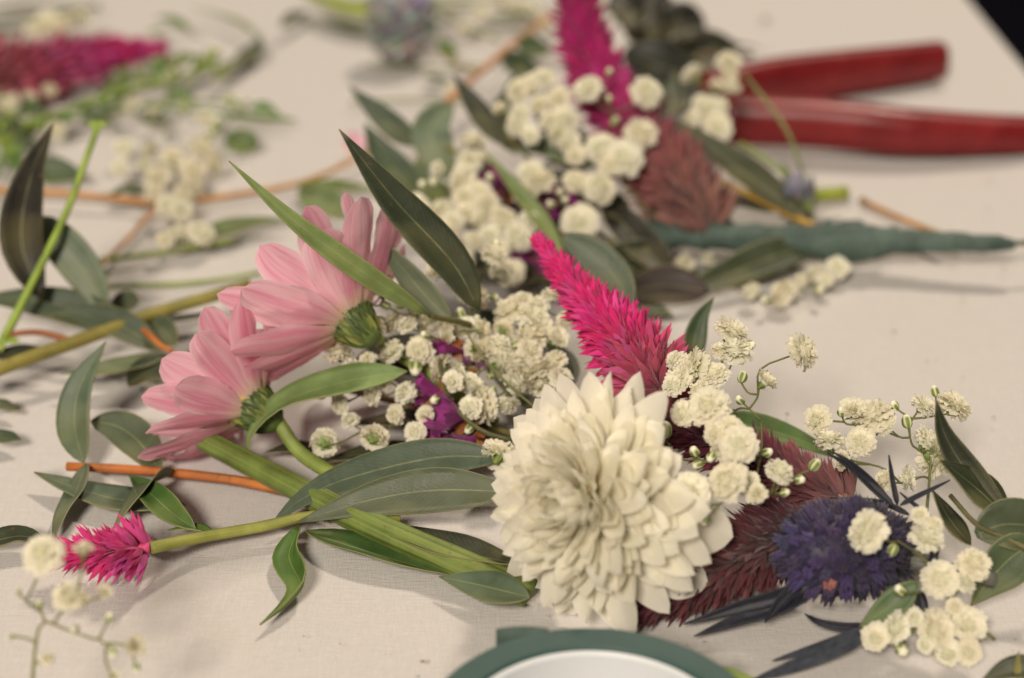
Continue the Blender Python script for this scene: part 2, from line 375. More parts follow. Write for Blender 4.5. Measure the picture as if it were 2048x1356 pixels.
# ------------------------------------------------------------------ baby's breath
def floret_mesh(name, seed, open_=1.0):
    r = random.Random(seed); V, F, U = [], [], []
    rings = [(12, 110, 0.86), (14, 93, 1.0), (14, 75, 1.0), (12, 56, 0.96), (9, 37, 0.90), (6, 16, 0.84)]
    for cnt, th, L in rings:
        for k in range(cnt):
            a = 6.283 * (k + r.uniform(-0.3, 0.3)) / cnt + th; t0 = R(th * open_ + r.uniform(-9, 9)); ln = L * r.uniform(0.84, 1.06)
            w = 0.50 * r.uniform(0.8, 1.2); curl = r.uniform(-0.25, 0.6) * open_; ph = r.uniform(0, 6.28)
            o = len(V); ca, sa = math.cos(a), math.sin(a); tw = r.uniform(-0.4, 0.4)
            for i in range(4):
                s = (0, 0.45, 0.8, 1.0)[i]; t_ = t0 * (0.80 + 0.20 * s) + curl * 0.35 * s * s
                ww = w * (0.22, 0.62, 1.0, 0.92)[i]
                for k2 in range(5):
                    u = -1 + k2 / 2
                    ls = ln * s + ((-0.07 * (1 - abs(u)) - 0.06 * abs(u) ** 3 + r.uniform(-0.05, 0.05)) if i == 3 else 0)
                    ruf = 0.07 * s * s * math.sin(u * 4.2 + ph) + tw * u * 0.10 * s
                    x = ls * math.sin(t_) + ruf * math.cos(t_); h = ls * math.cos(t_) - ruf * math.sin(t_); y = u * ww * 0.5
                    V.append(Vector((x * ca - y * sa, x * sa + y * ca, h - 0.12))); U.append((k2 / 4, s * (0.8 if th < 20 else 1.0)))
            for i in range(3):
                for k2 in range(4): q = o + i * 5 + k2; F.append((q, q + 1, q + 6, q + 5))
    o = len(V)
    for i in range(7):
        t_ = math.pi * i / 6
        for k in range(10): a = 6.283 * k / 10; V.append(Vector((0.46 * math.sin(t_) * math.cos(a) * (0.4 + 0.6 * open_), 0.46 * math.sin(t_) * math.sin(a) * (0.4 + 0.6 * open_), 0.12 + 0.36 * math.cos(t_)))); U.append((0.5, 0.5 + 0.06 * i))
    for i in range(6):
        for k in range(10): F.append((o + i * 10 + k, o + i * 10 + (k + 1) % 10, o + (i + 1) * 10 + (k + 1) % 10, o + (i + 1) * 10 + k))
    return mesh(name, V, F, M['ruffle'], U)
FLO = [floret_mesh('floret', 10 + i) for i in range(5)]
HALF = [floret_mesh('half_open_floret', 30 + i, 0.55) for i in range(3)]
def calyx_mesh():
    V, F, U = [], [], []; seg = 10
    for i, (rr, h) in enumerate(((0.05, -0.58), (0.14, -0.48), (0.22, -0.32), (0.26, -0.14))):
        for k in range(seg): a = 6.283 * k / seg; V.append(Vector((rr * math.cos(a), rr * math.sin(a), h))); U.append((k / seg, i / 3))
    for i in range(3):
        for k in range(seg): F.append((i * seg + k, i * seg + (k + 1) % seg, (i + 1) * seg + (k + 1) % seg, (i + 1) * seg + k))
    for s in range(5):
        a = 6.283 * s / 5; o = len(V); ca, sa = math.cos(a), math.sin(a)
        for x, y, h in ((0.20, -0.10, -0.36), (0.20, 0.10, -0.36), (0.46, -0.085, -0.16), (0.46, 0.085, -0.16), (0.68, 0, -0.12)):
            V.append(Vector((x * ca - y * sa, x * sa + y * ca, h - 0.06))); U.append((0.5, 1))
        F += [(o, o + 1, o + 3, o + 2), (o + 2, o + 3, o + 4)]
    return mesh('calyx', V, F, M['calyx'], U)
CALYX = calyx_mesh()
def bud_mesh():
    V, F, U = [], [], []; seg, rg = 15, 8
    for i in range(rg + 1):
        t = i / rg; th = math.pi * t
        for k in range(seg + 1):
            a = 6.283 * k / seg; rr = math.sin(th) * (0.80 + 0.07 * math.cos(5 * a) * math.sin(th)) * (1.0 if t < 0.5 else 0.92)
            V.append(Vector((rr * math.cos(a), rr * math.sin(a), -math.cos(th) * 1.05))); U.append((k / seg, t))
    w = seg + 1
    for i in range(rg):
        for k in range(seg): a = i * w + k; F.append((a, a + 1, a + w + 1, a + w))
    return mesh('bud', V, F, M['bud'], U)
BUD = bud_mesh()

def sprig(label, trunk, florets, group=None, gy=None, color=(0.12, 0.13, 0.045), r=0.42, base=None):
    """a sprig of small white flowers: trunk = pixel path; florets = (px,py,size_px,kind[,gy]), kind f=open h=half b=bud k=seen from behind"""
    tp = spline(QQ(trunk), 16)
    t = thing('babys_breath_sprig', label, 'flower sprig', Vector((tp[0].x, tp[0].y, max(0, tp[0].z - 0.001))), group or 'sprigs of tiny white flowers')
    geos = [tube(tp, r * 0.8 / 1000, 16, 6, r * 0.4 / 1000)]
    pool = [(p, i / 15 * 0.02) for i, p in enumerate(tp)]
    items = []
    for f in florets:
        px, py, s, kind = f[:4]; g = f[4] if len(f) > 4 else gy(px, py)
        items.append((Q(px, py, max(g, py + 12)), s, kind))
    items.sort(key=lambda it: min((it[0] - p).length for p in tp))
    for pos, s, kind in items:
        D = s / ppm(pos); rad = D * 0.5
        best = None
        for p, c in pool:
            d = (pos - p).length
            if d < rad * 1.3 and len(pool) > 40: continue
            sc = d + c * 0.2
            if best is None or sc < best[0]: best = (sc, p, c)
        a = best[1]; d = pos - a
        if kind == 'k': dirv = Vector((0.15, 0.85, 0.25)) + rv(0.15)
        else: dirv = d.normalized() * 0.8 + rv(0.33) + Vector((0, -0.35, 0.45))
        dirv.normalize()
        scale = rad / (0.94 if kind != 'b' else 0.85)
        if kind == 'h': scale = rad / 0.72
        root = pos - dirv * scale * (0.45 if kind != 'b' else 0.9)
        mid = a.lerp(root, 0.55) + rv(d.length * 0.06) - dirv * min(0.003, d.length * 0.15)
        if mid.z < 0.001: mid.z = 0.001
        path = [a, mid, root]; geos.append(tube(path, 0.00021, 7, 5, 0.00017)); sp = spline(path, 7)
        pool += [(q, best[2] + (q - a).length) for q in sp[2:5]]
        if pos.z < scale * 0.6: pos = Vector((pos.x, pos.y, scale * 0.6))
        q = aim(dirv)
        if kind == 'b': place('bud', BUD, t, pos, q, scale)
        else:
            fl = place('floret', rng.choice(HALF if kind == 'h' else FLO), t, pos, q, scale)
            cx = bpy.data.objects.new('calyx', CALYX); col.objects.link(cx); cx.parent = fl; cx.color = jit((0.20, 0.27, 0.07), 0.15) + (1,)
            if kind == 'k': cx.scale = (1.05,) * 3
    part('stem', join(geos), M['stem'], t, color)
    return t

# ------------------------------------------------------------------ feathery pink spikes (cockscomb)
def tepal_floret(name, seed, spread=0.34):
    r = random.Random(seed); geos = []
    for k in range(6):
        a = 6.283 * k / 6 + r.uniform(-0.25, 0.25); sp = spread * r.uniform(0.6, 1.25) if k < 5 else 0.02
        d = Vector((math.cos(a) * sp, math.sin(a) * sp, 1)).normalized(); L = r.uniform(0.85, 1.05)
        st = rng.getstate()
        geos.append(blade([Vector((0, 0, 0)), d * L * 0.5 + Vector((math.cos(a), math.sin(a), 0)) * 0.05, d * L], 0.20, (math.cos(a), math.sin(a), 0.01), 0, 'lance', -0.5, 0, n=5, m=2, clamp=False))
        rng.setstate(st)
    V, F, U = join(geos); return mesh(name, V, F, M['tepal'], U)
TEP = [tepal_floret('tepal_floret', 50 + i) for i in range(4)]
def celosia(label, axis, n, l0, l1, ang0, ang1, cols, group=None, rad0=1.2, dens=1.0, stempts=None, leaves=(), stemcol=(0.30, 0.13, 0.10), fat=1.0, wild=0):
    """spike along axis (base to tip, world); florets l0..l1 mm long leaning ang0..ang1 degrees off the axis; cols = colour stops along 0..1"""
    t = thing('cockscomb', label, 'flower', Vector((axis[0].x, axis[0].y, max(0.0, axis[0].z - 0.004))), group or 'pink cockscomb spikes')
    p = spline(axis, 60); T = tangents(p)
    part('spike_core', tube(axis, rad0 / 1000, 20, 8, 0.0003), M['stem'], t, cols[0][1])
    for i in range(n):
        s = ((i + 0.5) / n) ** dens; k = min(59, int(s * 59)); a = i * 2.39996
        c = cols[-1][1]
        for (s0, c0), (s1, c1) in zip(cols, cols[1:]):
            if s0 <= s <= s1: f = (s - s0) / (s1 - s0); c = tuple(x + (y - x) * f for x, y in zip(c0, c1)); break
        tt = T[k]; nn = tt.cross(Vector((0.3, 0.2, 1))).normalized(); bb = tt.cross(nn)
        rad = nn * math.cos(a) + bb * math.sin(a); an = R(ang0 + (ang1 - ang0) * s + rng.uniform(-9, 9) + rng.gauss(0, wild) * (1 - s))
        d = tt * math.cos(an) + rad * math.sin(an); L = (l0 + (l1 - l0) * s) * rng.uniform(0.85, 1.15) / 1000
        lil = rng.random() ** 3 if c[0] > 0.45 else 0.0
        pos = p[k] + rad * (rad0 * (1 - s) / 1000 * 0.6)
        if pos.z + d.z * L < 0.0006 and d.z < 0: d.z = (0.0006 - pos.z) / L; d.normalize()
        place('floret', TEP[i % 4], t, pos, aim(d), (L * fat, L * fat, L), jit(tuple(x + (y - x) * lil for x, y in zip(c, (c[0] * 1.1, c[1] + 0.06, c[2] + 0.16))), 0.18))
    if stempts: part('stem', tube(stempts, 0.0011, 14, 8, 0.0009), M['stem'], t, stemcol)
    for l in leaves: leaf(t, **l)
    return t
MAG = (0.62, 0.012, 0.16); HOT = (0.72, 0.022, 0.20); ROSE = (0.55, 0.07, 0.16); MAUVE = (0.36, 0.13, 0.13); PLUM = (0.20, 0.035, 0.055); DUSK = (0.42, 0.22, 0.17)

# ------------------------------------------------------------------ cream chrysanthemum
def mum():
    c = Q(1122, 1004, 1240); ax = Vector((-0.64, -0.66, 0.36)).normalized()
    t = thing('white_chrysanthemum', 'big creamy white chrysanthemum head with layered petals behind the green tape roll', 'flower', Vector((c.x, c.y, 0)))
    nn = ax.cross(Vector((0, 0, 1))).normalized(); bb = ax.cross(nn)
    back = c - ax * 0.007
    part('receptacle', tube([back - ax * 0.005, back, back + ax * 0.0045], lambda s: 0.0022 + 0.0036 * math.sin(math.pi * min(1, s * 0.8 + 0.1)), 8, 12), M['stem'], t, (0.20, 0.26, 0.07))
    N = 320
    for i in range(N):
        f = (i + 0.5) / N; a = i * 2.39996 + rng.uniform(-0.12, 0.12)
        rad = nn * math.cos(a) + bb * math.sin(a)
        th = R(5 + 106 * f ** 0.72 + rng.uniform(-8, 8)); L = (0.0080 + 0.0081 * f ** 0.75) * rng.uniform(0.85, 1.13)
        W = (0.0026 + 0.0033 * f ** 0.9) * rng.uniform(0.88, 1.15)
        if f > 0.55: L *= 1 + 0.06 * max(0, rad.x * 0.9 + rad.z * 0.35) * (f - 0.4)
        if f > 0.80: L *= rng.uniform(0.95, 1.22); W *= 1.12
        if rng.random() < 0.12: th += R(rng.uniform(-22, 14))
        curl = R(rng.gauss(-14 - 30 * (1 - f), 15))          # negative turns the tip towards the axis
        b0 = back + ax * (0.004 * (1 - f)) + rad * (0.0008 + 0.0026 * f)
        pts = [b0]; ang = th - curl * 0.45
        sway = rng.gauss(0, 0.10); tang = ax.cross(rad)
        for k in range(5):
            a_ = ang + curl * (k / 4); pts.append(pts[-1] + (ax * math.cos(a_) + rad * math.sin(a_) + tang * sway).normalized() * L / 5)
        a_m = ang + curl * 0.5; face = ax * math.sin(a_m) - rad * math.cos(a_m)
        g = blade(pts, W, face, rng.gauss(0, 0.22), 'spoon', rng.uniform(0.15, 0.55), 0.08, 0.012, n=17, m=6, twist=rng.gauss(0, 0.25))
        part('petal', g, M['mum'], t)
    for pts, w, fc in (([(1285, 1055, 1225), (1340, 1056, 1228), (1405, 1058, 1230), (1466, 1074, 1232)], 9.0, (0.1, -0.9, 0.45)), ([(1270, 1120, 1235), (1320, 1145, 1238), (1370, 1155, 1240), (1416, 1166, 1243)], 7.6, (0.1, -0.8, 0.6))):
        part('petal', blade(QQ(pts), w / 1000, fc, 0, 'spoon', 0.3, 0.05, 0.012, n=17, m=6), M['mum'], t)
    return t
mum()

# ------------------------------------------------------------------ pink daisies seen from behind
def daisy(label, c, ax, L0, W0, n, theta, curl0, stempts, seed):
    ax = Vector(ax).normalized(); t = thing('pink_daisy', label, 'flower', Vector((c.x, c.y, 0)), 'pink daisies lying among the loose stems')
    nn = ax.cross(Vector((0, 0, 1))).normalized(); bb = ax.cross(nn)
    for ring, cnt in ((0, n), (1, n - 3)):
        for i in range(cnt):
            a = 6.283 * (i + 0.5 * ring + rng.uniform(-0.18, 0.18)) / cnt; rad = nn * math.cos(a) + bb * math.sin(a); tang = ax.cross(rad)
            th = R(theta - 16 * ring + rng.uniform(-6, 6)); L = L0 * rng.uniform(0.9, 1.08) * (1 - 0.06 * ring); W = W0 * rng.uniform(0.88, 1.12)
            curl = R(curl0 + rng.gauss(0, 10)); pts = [c + rad * 0.0042 + ax * 0.001 * ring]
            for k in range(5):
                a_ = th - curl * 0.4 + curl * k / 4
                q = pts[-1] + (ax * math.cos(a_) + rad * math.sin(a_) + tang * rng.gauss(0, 0.05)).normalized() * L / 5
                if q.z < 0.0012: q.z = 0.0012 + 0.0004 * ring
                pts.append(q)
            face = ax * math.sin(th) - rad * math.cos(th)
            part('petal', blade(pts, W, face, rng.gauss(0, 0.14), 'daisy', rng.uniform(0.05, 0.28), 0.09, 0.035, n=19, m=8, rnd=0.015), M['pink'], t)
    # green cup of overlapping bracts behind the petals
    cup = part('flower_cup', tube([c - ax * 0.0062, c - ax * 0.0045, c - ax * 0.0015, c + ax * 0.001], lambda s: 0.0012 + 0.0034 * min(1, s * 1.25) ** 0.7, 9, 14), M['stem'], t, (0.07, 0.11, 0.03))
    for ring in range(3):
        for i in range(12):
            a = 6.283 * (i + 0.5 * (ring % 2)) / 12 + rng.uniform(-0.1, 0.1); rad = nn * math.cos(a) + bb * math.sin(a); z0 = -0.0055 + 0.0016 * ring; r0 = 0.0018 + 0.0006 * ring
            b0 = c + ax * z0 + rad * r0; b1 = c + ax * (z0 + 0.0022) + rad * (r0 + 0.0017); b2 = c + ax * (z0 + 0.0046) + rad * (r0 + 0.0022)
            part('bract', blade([b0, b1, b2], 0.0017, rad - ax * 0.4, 0, 'blade', 0.4, 0, n=6, m=4), M['leaf'], cup, jit(rng.choice([(0.045, 0.07, 0.02), (0.07, 0.11, 0.025), (0.20, 0.22, 0.05)]), 0.2))
    part('flower_disc', tube([c + ax * 0.001, c + ax * 0.003, c + ax * 0.0042], lambda s: 0.0052 * math.sqrt(max(0.02, 1 - s * s)), 7, 14), M['stem'], t, (0.45, 0.33, 0.05))
    part('stem', tube(stempts, 0.0013, 14, 8, 0.0015), M['stem'], t, (0.20, 0.27, 0.06))
c1 = Q(705, 642, 872)
daisy('upper pink daisy with pale streaked petals under the long narrow leaf', c1, (-0.68, 0.50, 0.42), 0.0222, 0.0086, 12, 64, -4, [c1 - Vector((-0.76, 0.30, 0.42)).normalized() * 0.005, Q(770, 690, 840), Q(850, 740, 850), Q(930, 800, 870), Q(990, 850, 880)], 1)
c2 = Q(508, 815, 912)
daisy('lower pink daisy resting its petals on the cloth beside the orange twig', c2, (-0.78, 0.46, 0.36), 0.0183, 0.0078, 12, 58, 4, [c2 - Vector((-0.84, 0.33, 0.32)).normalized() * 0.005, Q(600, 905, 945), Q(680, 955, 975), Q(760, 1000, 1012)], 2)

# ------------------------------------------------------------------ the cockscomb spikes
celosia('bright magenta cockscomb spike leaning over the white chrysanthemum, tip pointing up', QQ([(1338, 810, 1000), (1290, 738, 960), (1232, 668, 925), (1155, 582, 870), (1078, 482, 818)]), 240, 9.8, 2.4, 72, 26,
        [(0, (0.34, 0.07, 0.10)), (0.16, ROSE), (0.34, HOT), (1, MAG)], rad0=1.6, dens=0.85, fat=1.35, wild=16)
celosia('dusty mauve cockscomb spike running from the white chrysanthemum to the blue thistle', QQ([(1700, 1010, 1075), (1590, 955, 1040), (1480, 905, 1020), (1370, 860, 1010), (1300, 830, 1005)]), 220, 6.6, 6.0, 50, 36,
        [(0, (0.29, 0.13, 0.135)), (0.25, (0.26, 0.08, 0.095)), (0.5, (0.17, 0.035, 0.06)), (1, (0.19, 0.028, 0.06))], rad0=1.8)
celosia('dark plum cockscomb spike lying between the white chrysanthemum and the blue thistle', QQ([(1610, 1050, 1150), (1520, 1095, 1180), (1420, 1150, 1205), (1310, 1195, 1225)]), 210, 8.2, 7.0, 50, 30,
        [(0, (0.10, 0.020, 0.036)), (0.5, (0.13, 0.034, 0.036)), (1, (0.09, 0.016, 0.028))], rad0=1.8)
celosia('tall pink and dusty mauve cockscomb spike in front of the red shears', QQ([(1425, 470, 528), (1370, 390, 500), (1290, 300, 465), (1215, 190, 425), (1170, 80, 385), (1150, -30, 345)]), 300, 11.5, 8.2, 54, 34,
        [(0, (0.29, 0.15, 0.12)), (0.28, (0.33, 0.10, 0.11)), (0.45, (0.48, 0.025, 0.17)), (0.7, (0.42, 0.010, 0.14)), (1, (0.26, 0.010, 0.075))], rad0=2.6, fat=1.15)
celosia('small magenta cockscomb head on a slim stem beside the loose white flower buds', QQ([(300, 1096, 1150), (245, 1100, 1152), (190, 1104, 1150), (128, 1108, 1148)]), 62, 6.4, 4.2, 64, 22,
        [(0, (0.60, 0.05, 0.22)), (0.5, (0.60, 0.02, 0.17)), (1, (0.58, 0.015, 0.15))], rad0=1.0, fat=1.2,
        stempts=QQ([(300, 1096, 1150), (400, 1075, 1100), (530, 1052, 1075), (640, 1030, 1060), (800, 1040, 1065)]), stemcol=(0.28, 0.30, 0.07), leaves=[
        dict(pts=[(600, 1048, 1068), (575, 1110, 1120), (598, 1165, 1180), (575, 1205, 1215), (520, 1250, 1256)], w=6.0, color=(0.08, 0.165, 0.03), roll=18, twist=25, cup=0.7),
        dict(pts=[(392, 1058, 1085), (350, 1030, 1066), (300, 985, 1020), (258, 950, 965)], w=6.0, color=(0.07, 0.15, 0.03), roll=-30, cup=0.6, twist=20),
        dict(pts=[(430, 1068, 1090), (390, 1055, 1080), (335, 1060, 1075)], w=3.2, color=FRESH, roll=10),
        dict(pts=[(610, 1062, 1075), (720, 1095, 1105), (830, 1130, 1140), (900, 1150, 1160)], w=8.5, color=(0.045, 0.10, 0.025), roll=-10, cup=0.35)])
celosia('blurred magenta cockscomb spike lying on its side above the green filler stems', QQ([(-60, 165, 205), (60, 145, 190), (160, 118, 170), (250, 103, 148), (322, 97, 125)]), 230, 13.5, 4.5, 58, 24,
        [(0, (0.42, 0.13, 0.15)), (0.35, (0.46, 0.06, 0.14)), (0.6, (0.55, 0.015, 0.17)), (1, (0.52, 0.01, 0.14))], rad0=2.2)
celosia('short magenta cockscomb tip just behind the long blurred spike', QQ([(-90, 110, 135), (-50, 95, 125), (-5, 85, 112)]), 60, 7.0, 3.0, 55, 24, [(0, ROSE), (1, (0.55, 0.02, 0.2))], rad0=1.6)

# ------------------------------------------------------------------ blue thistles
def spiny_mesh():
    V, F, U = [], [], []
    for k in range(5):
        a = 6.283 * k / 5; s = 0.42; o = len(V); d = Vector((math.cos(a) * 0.30, math.sin(a) * 0.30, 1)).normalized() if k else Vector((0, 0, 1.12))
        for j in range(3): b_ = 6.283 * j / 3 + a; V.append(Vector((math.cos(b_) * s * 0.6 + math.cos(a) * 0.2, math.sin(b_) * s * 0.6 + math.sin(a) * 0.2, 0))); U.append((j / 3, 0))
        for j in range(3): b_ = 6.283 * j / 3 + a; V.append(Vector((math.cos(b_) * s * 0.42 + d.x * 0.7, math.sin(b_) * s * 0.42 + d.y * 0.7, 0.55))); U.append((j / 3, 0.5))
        V.append(d); U.append((0.5, 1))
        for j in range(3): F += [(o + j, o + (j + 1) % 3, o + 3 + (j + 1) % 3, o + 3 + j), (o + 3 + j, o + 3 + (j + 1) % 3, o + 6)]
    return mesh('spiny_floret', V, F, M['spine'], U)
SPINY = spiny_mesh()
def thistle(label, c, ax, ra, rl, n, L, bracts, cols, stempts, group=None):
    ax = Vector(ax).normalized(); t = thing('blue_thistle', label, 'flower', Vector((c.x, c.y, max(0, c.z - ra))), group or 'blue thistles')
    part('head_core', tube([c - ax * rl, c - ax * rl * 0.5, c, c + ax * rl * 0.6, c + ax * rl], lambda s: ra * 0.98 * math.sqrt(max(0.01, 1 - (2 * s - 1) ** 2)), 15, 14), M['spine'], t, tuple(x * 0.55 for x in cols[0]))
    nn = ax.cross(Vector((0, 0, 1))).normalized(); bb = ax.cross(nn)
    for i in range(n):
        z = -0.93 + 1.92 * (i + 0.5) / n; a = i * 2.39996; rr = math.sqrt(max(0, 1 - z * z)); rad = nn * math.cos(a) + bb * math.sin(a)
        pos = c + ax * (z * rl) + rad * (rr * ra); d = rad * rr / ra + ax * z / rl; d = d.normalized() + ax * 0.25
        f = 0.5 - 0.5 * z; cc = tuple(x + (y - x) * f for x, y in zip(cols[0], cols[1]))
        if rng.random() < (0.025 if ra < 0.008 else 0): cc = (0.24, 0.13, 0.09)
        place('floret', SPINY, t, pos - d * L * 0.2, aim(d), (L * 1.05, L * 1.05, L * rng.uniform(0.6, 1.15)), jit(cc, 0.5))
    for pts, w, cl in bracts:
        part('bract', blade(QQ(pts), w / 1000, CAMF, rng.gauss(0, 0.3), 'blade', 0.7, 0.08, n=12, m=4), M['spine'], t, jit(cl, 0.1), solid=0.0003)
    if stempts: part('stem', tube(stempts, 0.0012, 10, 8), M['stem'], t, (0.10, 0.10, 0.12))
    return t
IND = (0.035, 0.030, 0.075); NAVY = (0.013, 0.014, 0.024); DUSKB = (0.040, 0.048, 0.062)
thistle('dark blue spiny thistle head with narrow pointed bracts beside the plum spike', Q(1690, 1098, 1215), (-0.90, -0.36, 0.16), 0.0070, 0.0110, 130, 0.0030, [
    ([(1640, 1150, 1245), (1560, 1190, 1252), (1470, 1215, 1252), (1368, 1249, 1262)], 2.8, NAVY),
    ([(1650, 1165, 1240), (1560, 1215, 1255), (1480, 1240, 1264), (1388, 1272, 1285)], 3.0, NAVY),
    ([(1600, 1160, 1250), (1560, 1200, 1262), (1530, 1245, 1275)], 3.0, NAVY),
    ([(1790, 1015, 1170), (1745, 975, 1150), (1700, 935, 1135), (1655, 905, 1130)], 1.3, NAVY),
    ([(1780, 1005, 1160), (1740, 960, 1145), (1700, 925, 1140), (1664, 903, 1135)], 1.1, NAVY),
    ([(1795, 1010, 1165), (1785, 960, 1150), (1778, 910, 1140)], 0.8, NAVY),
    ([(1820, 1030, 1170), (1760, 1005, 1150), (1660, 995, 1135)], 0.9, NAVY),
    ([(1740, 1255, 1275), (1690, 1255, 1275), (1640, 1245, 1268), (1610, 1228, 1250)], 1.6, NAVY),
    ([(1745, 1255, 1290), (1660, 1285, 1305), (1545, 1322, 1330)], 1.6, DUSKB),
    ([(1735, 1262, 1300), (1660, 1300, 1325), (1590, 1330, 1345), (1500, 1362, 1372)], 2.8, DUSKB),
    ([(1850, 1150, 1240), (1870, 1100, 1220), (1860, 1040, 1190), (1800, 985, 1160)], 1.3, NAVY),
    ([(1830, 1180, 1250), (1840, 1220, 1262), (1800, 1240, 1266)], 2.4, NAVY),
    ([(1800, 1010, 1175), (1850, 985, 1165), (1900, 960, 1150)], 0.8, NAVY)],
    [(0.040, 0.029, 0.088), (0.012, 0.007, 0.024)], QQ([(1820, 1125, 1220), (1900, 1140, 1230), (1990, 1160, 1240)]))  # blue-violet florets, coloured brighter at the lit tip and darker at the base
thistle('blurred grey-blue thistle standing far back on the cloth', Q(803, 40, 120), (0.05, 0.1, 1), 0.0085, 0.0110, 120, 0.004, [
    ([(795, 95, 120), (760, 60, 118), (735, 10, 116)], 4, DUSKB), ([(805, 95, 120), (850, 60, 118), (870, 10, 116)], 4, DUSKB), ([(800, 98, 120), (835, 85, 118), (860, 60, 112)], 4, DUSKB)],
    [(0.34, 0.33, 0.37), (0.30, 0.31, 0.29)], QQ([(800, 85, 120), (795, 105, 122), (770, 125, 126)]))
thistle('small lilac thistle tucked beside the taped stems', Q(1592, 395, 470), (-0.2, -0.2, 1), 0.0030, 0.0050, 50, 0.0030, [([(1600, 425, 480), (1622, 390, 470), (1625, 350, 462)], 2, DUSKB), ([(1590, 425, 480), (1560, 390, 470), (1548, 350, 462)], 2, DUSKB)],
    [(0.22, 0.20, 0.25), (0.18, 0.19, 0.18)], QQ([(1600, 430, 480), (1620, 450, 488), (1660, 470, 495)]))

# ------------------------------------------------------------------ papery purple statice
def funnel(pos, d, L, rad, seed):
    r = random.Random(seed); d = Vector(d).normalized(); nn = d.cross(Vector((0.2, 0.1, 1))).normalized(); bb = d.cross(nn); V, F, U = [], [], []; seg, n = 40, 8
    for i in range(n):
        s = i / (n - 1)
        for k in range(seg + 1):
            a = 6.283 * k / seg; rr = rad * (0.12 + 0.88 * s ** 1.5) * (1 + 0.10 * s * s * math.sin(5 * a + seed) + 0.07 * s * math.sin(17 * a) + 0.05 * s * math.sin(31 * a + seed))
            h = L * (s - 0.10 * s * s * math.cos(5 * a + seed)) + rad * 0.10 * s * math.sin(17 * a + 2 * seed)
            q = pos + d * h + (nn * math.cos(a) + bb * math.sin(a)) * rr
            if q.z < 0.0008: q.z = 0.0008
            V.append(q); U.append((k / seg, s))
    w = seg + 1
    for i in range(n - 1):
        for k in range(seg): a = i * w + k; F.append((a, a + 1, a + w + 1, a + w))
    return V, F, U
def statice(label, stempts, heads):
    base = Q(*stempts[0]); t = thing('statice_sprig', label, 'flower sprig', Vector((base.x, base.y, max(0, base.z - 0.002))), 'papery purple statice sprigs')
    part('stem', tube(QQ(stempts), 0.00045, 12, 7), M['stem'], t, (0.07, 0.07, 0.03))
    for i, (px, py, g, s, d) in enumerate(heads):
        p = Q(px, py, g); L = s / ppm(p); fl = part('floret', funnel(p - Vector(d).normalized() * L * 0.6, d, L, L * 0.62, i * 1.7 + len(heads)), M['statice'], t)
        b0 = p - Vector(d).normalized() * L * 0.75
        for k in range(3): part('bract', blade([b0 + rv(0.0004), b0 + Vector(d).normalized() * L * 0.3 + rv(0.0012), b0 + Vector(d).normalized() * L * 0.62 + rv(0.0018)], 0.0022, CAMF, 0, 'lance', 0.6, n=6, m=3), M['leaf'], fl, jit((0.34, 0.12, 0.04), 0.3))
    return t
statice('papery purple statice between the central white flowers and the chrysanthemum', [(1020, 880, 965), (960, 860, 950), (900, 800, 920), (880, 720, 880)], [
    (905, 690, 840, 58, (-0.8, -0.2, 0.6)), (940, 715, 850, 56, (0.5, -0.3, 0.7)), (858, 780, 890, 54, (-0.95, -0.1, 0.2)), (905, 830, 925, 74, (-0.9, -0.35, 0.25)), (880, 868, 932, 66, (-0.95, -0.3, -0.1)), (930, 888, 945, 54, (-0.8, -0.5, -0.3))])
statice('papery purple statice deep inside the taped bouquet behind', [(1250, 500, 545), (1180, 460, 540), (1110, 430, 530), (1050, 380, 515)], [
    (1000, 375, 520, 60, (-0.6, -0.5, 0.5)), (1085, 400, 530, 75, (-0.2, -0.8, 0.4)), (1120, 430, 540, 75, (0.2, -0.8, 0.3)), (1060, 520, 580, 60, (-0.3, -0.9, 0.1)), (985, 365, 505, 50, (-0.3, -0.6, 0.7)), (1130, 410, 520, 50, (0.5, -0.6, 0.5))])

# ------------------------------------------------------------------ green tape roll
def ring(c, r0, r1, z0, z1, seg=96):
    V, F, U = [], [], []; bev = 0.0003
    prof = [(r0, z0), (r0, z1 - bev), (r0 + bev, z1), (r1 - bev, z1), (r1, z1 - bev), (r1, z0)]
    for k in range(seg):
        a = 6.283185 * k / seg
        for i, (rr, z) in enumerate(prof): V.append(Vector((c.x + rr * math.cos(a), c.y + rr * math.sin(a), z))); U.append((k / seg * 3, i / 5))
    n = len(prof)
    for k in range(seg):
        for i in range(n): F.append((k * n + i, ((k + 1) % seg) * n + i, ((k + 1) % seg) * n + (i + 1) % n, k * n + (i + 1) % n))
    return V, F, U
top = CAM_H - 0.0125
Yf = (CAM_H - 0.0125) / math.tan(row_ang(1254)); RO, RI = 0.0250, 0.0203
fdist = Yf * math.cos(R(PITCH)) + top * math.sin(R(PITCH)); tcx = (1182 - 1024) / FPX * fdist * 0.97
tcen = Vector((tcx, Yf - RO, 0))
tr = thing('tape_roll', 'roll of dark green floral tape with a white core standing by the chrysanthemum', 'tape roll', tcen)
part('tape_winding', ring(tcen, RI + 0.00002, RO, 0.0006, 0.0125), M['tape_edge'], tr, smooth=False)
part('core', ring(tcen, RI - 0.0011, RI - 0.00005, 0.0006, 0.0121), M['core'], tr, smooth=False)
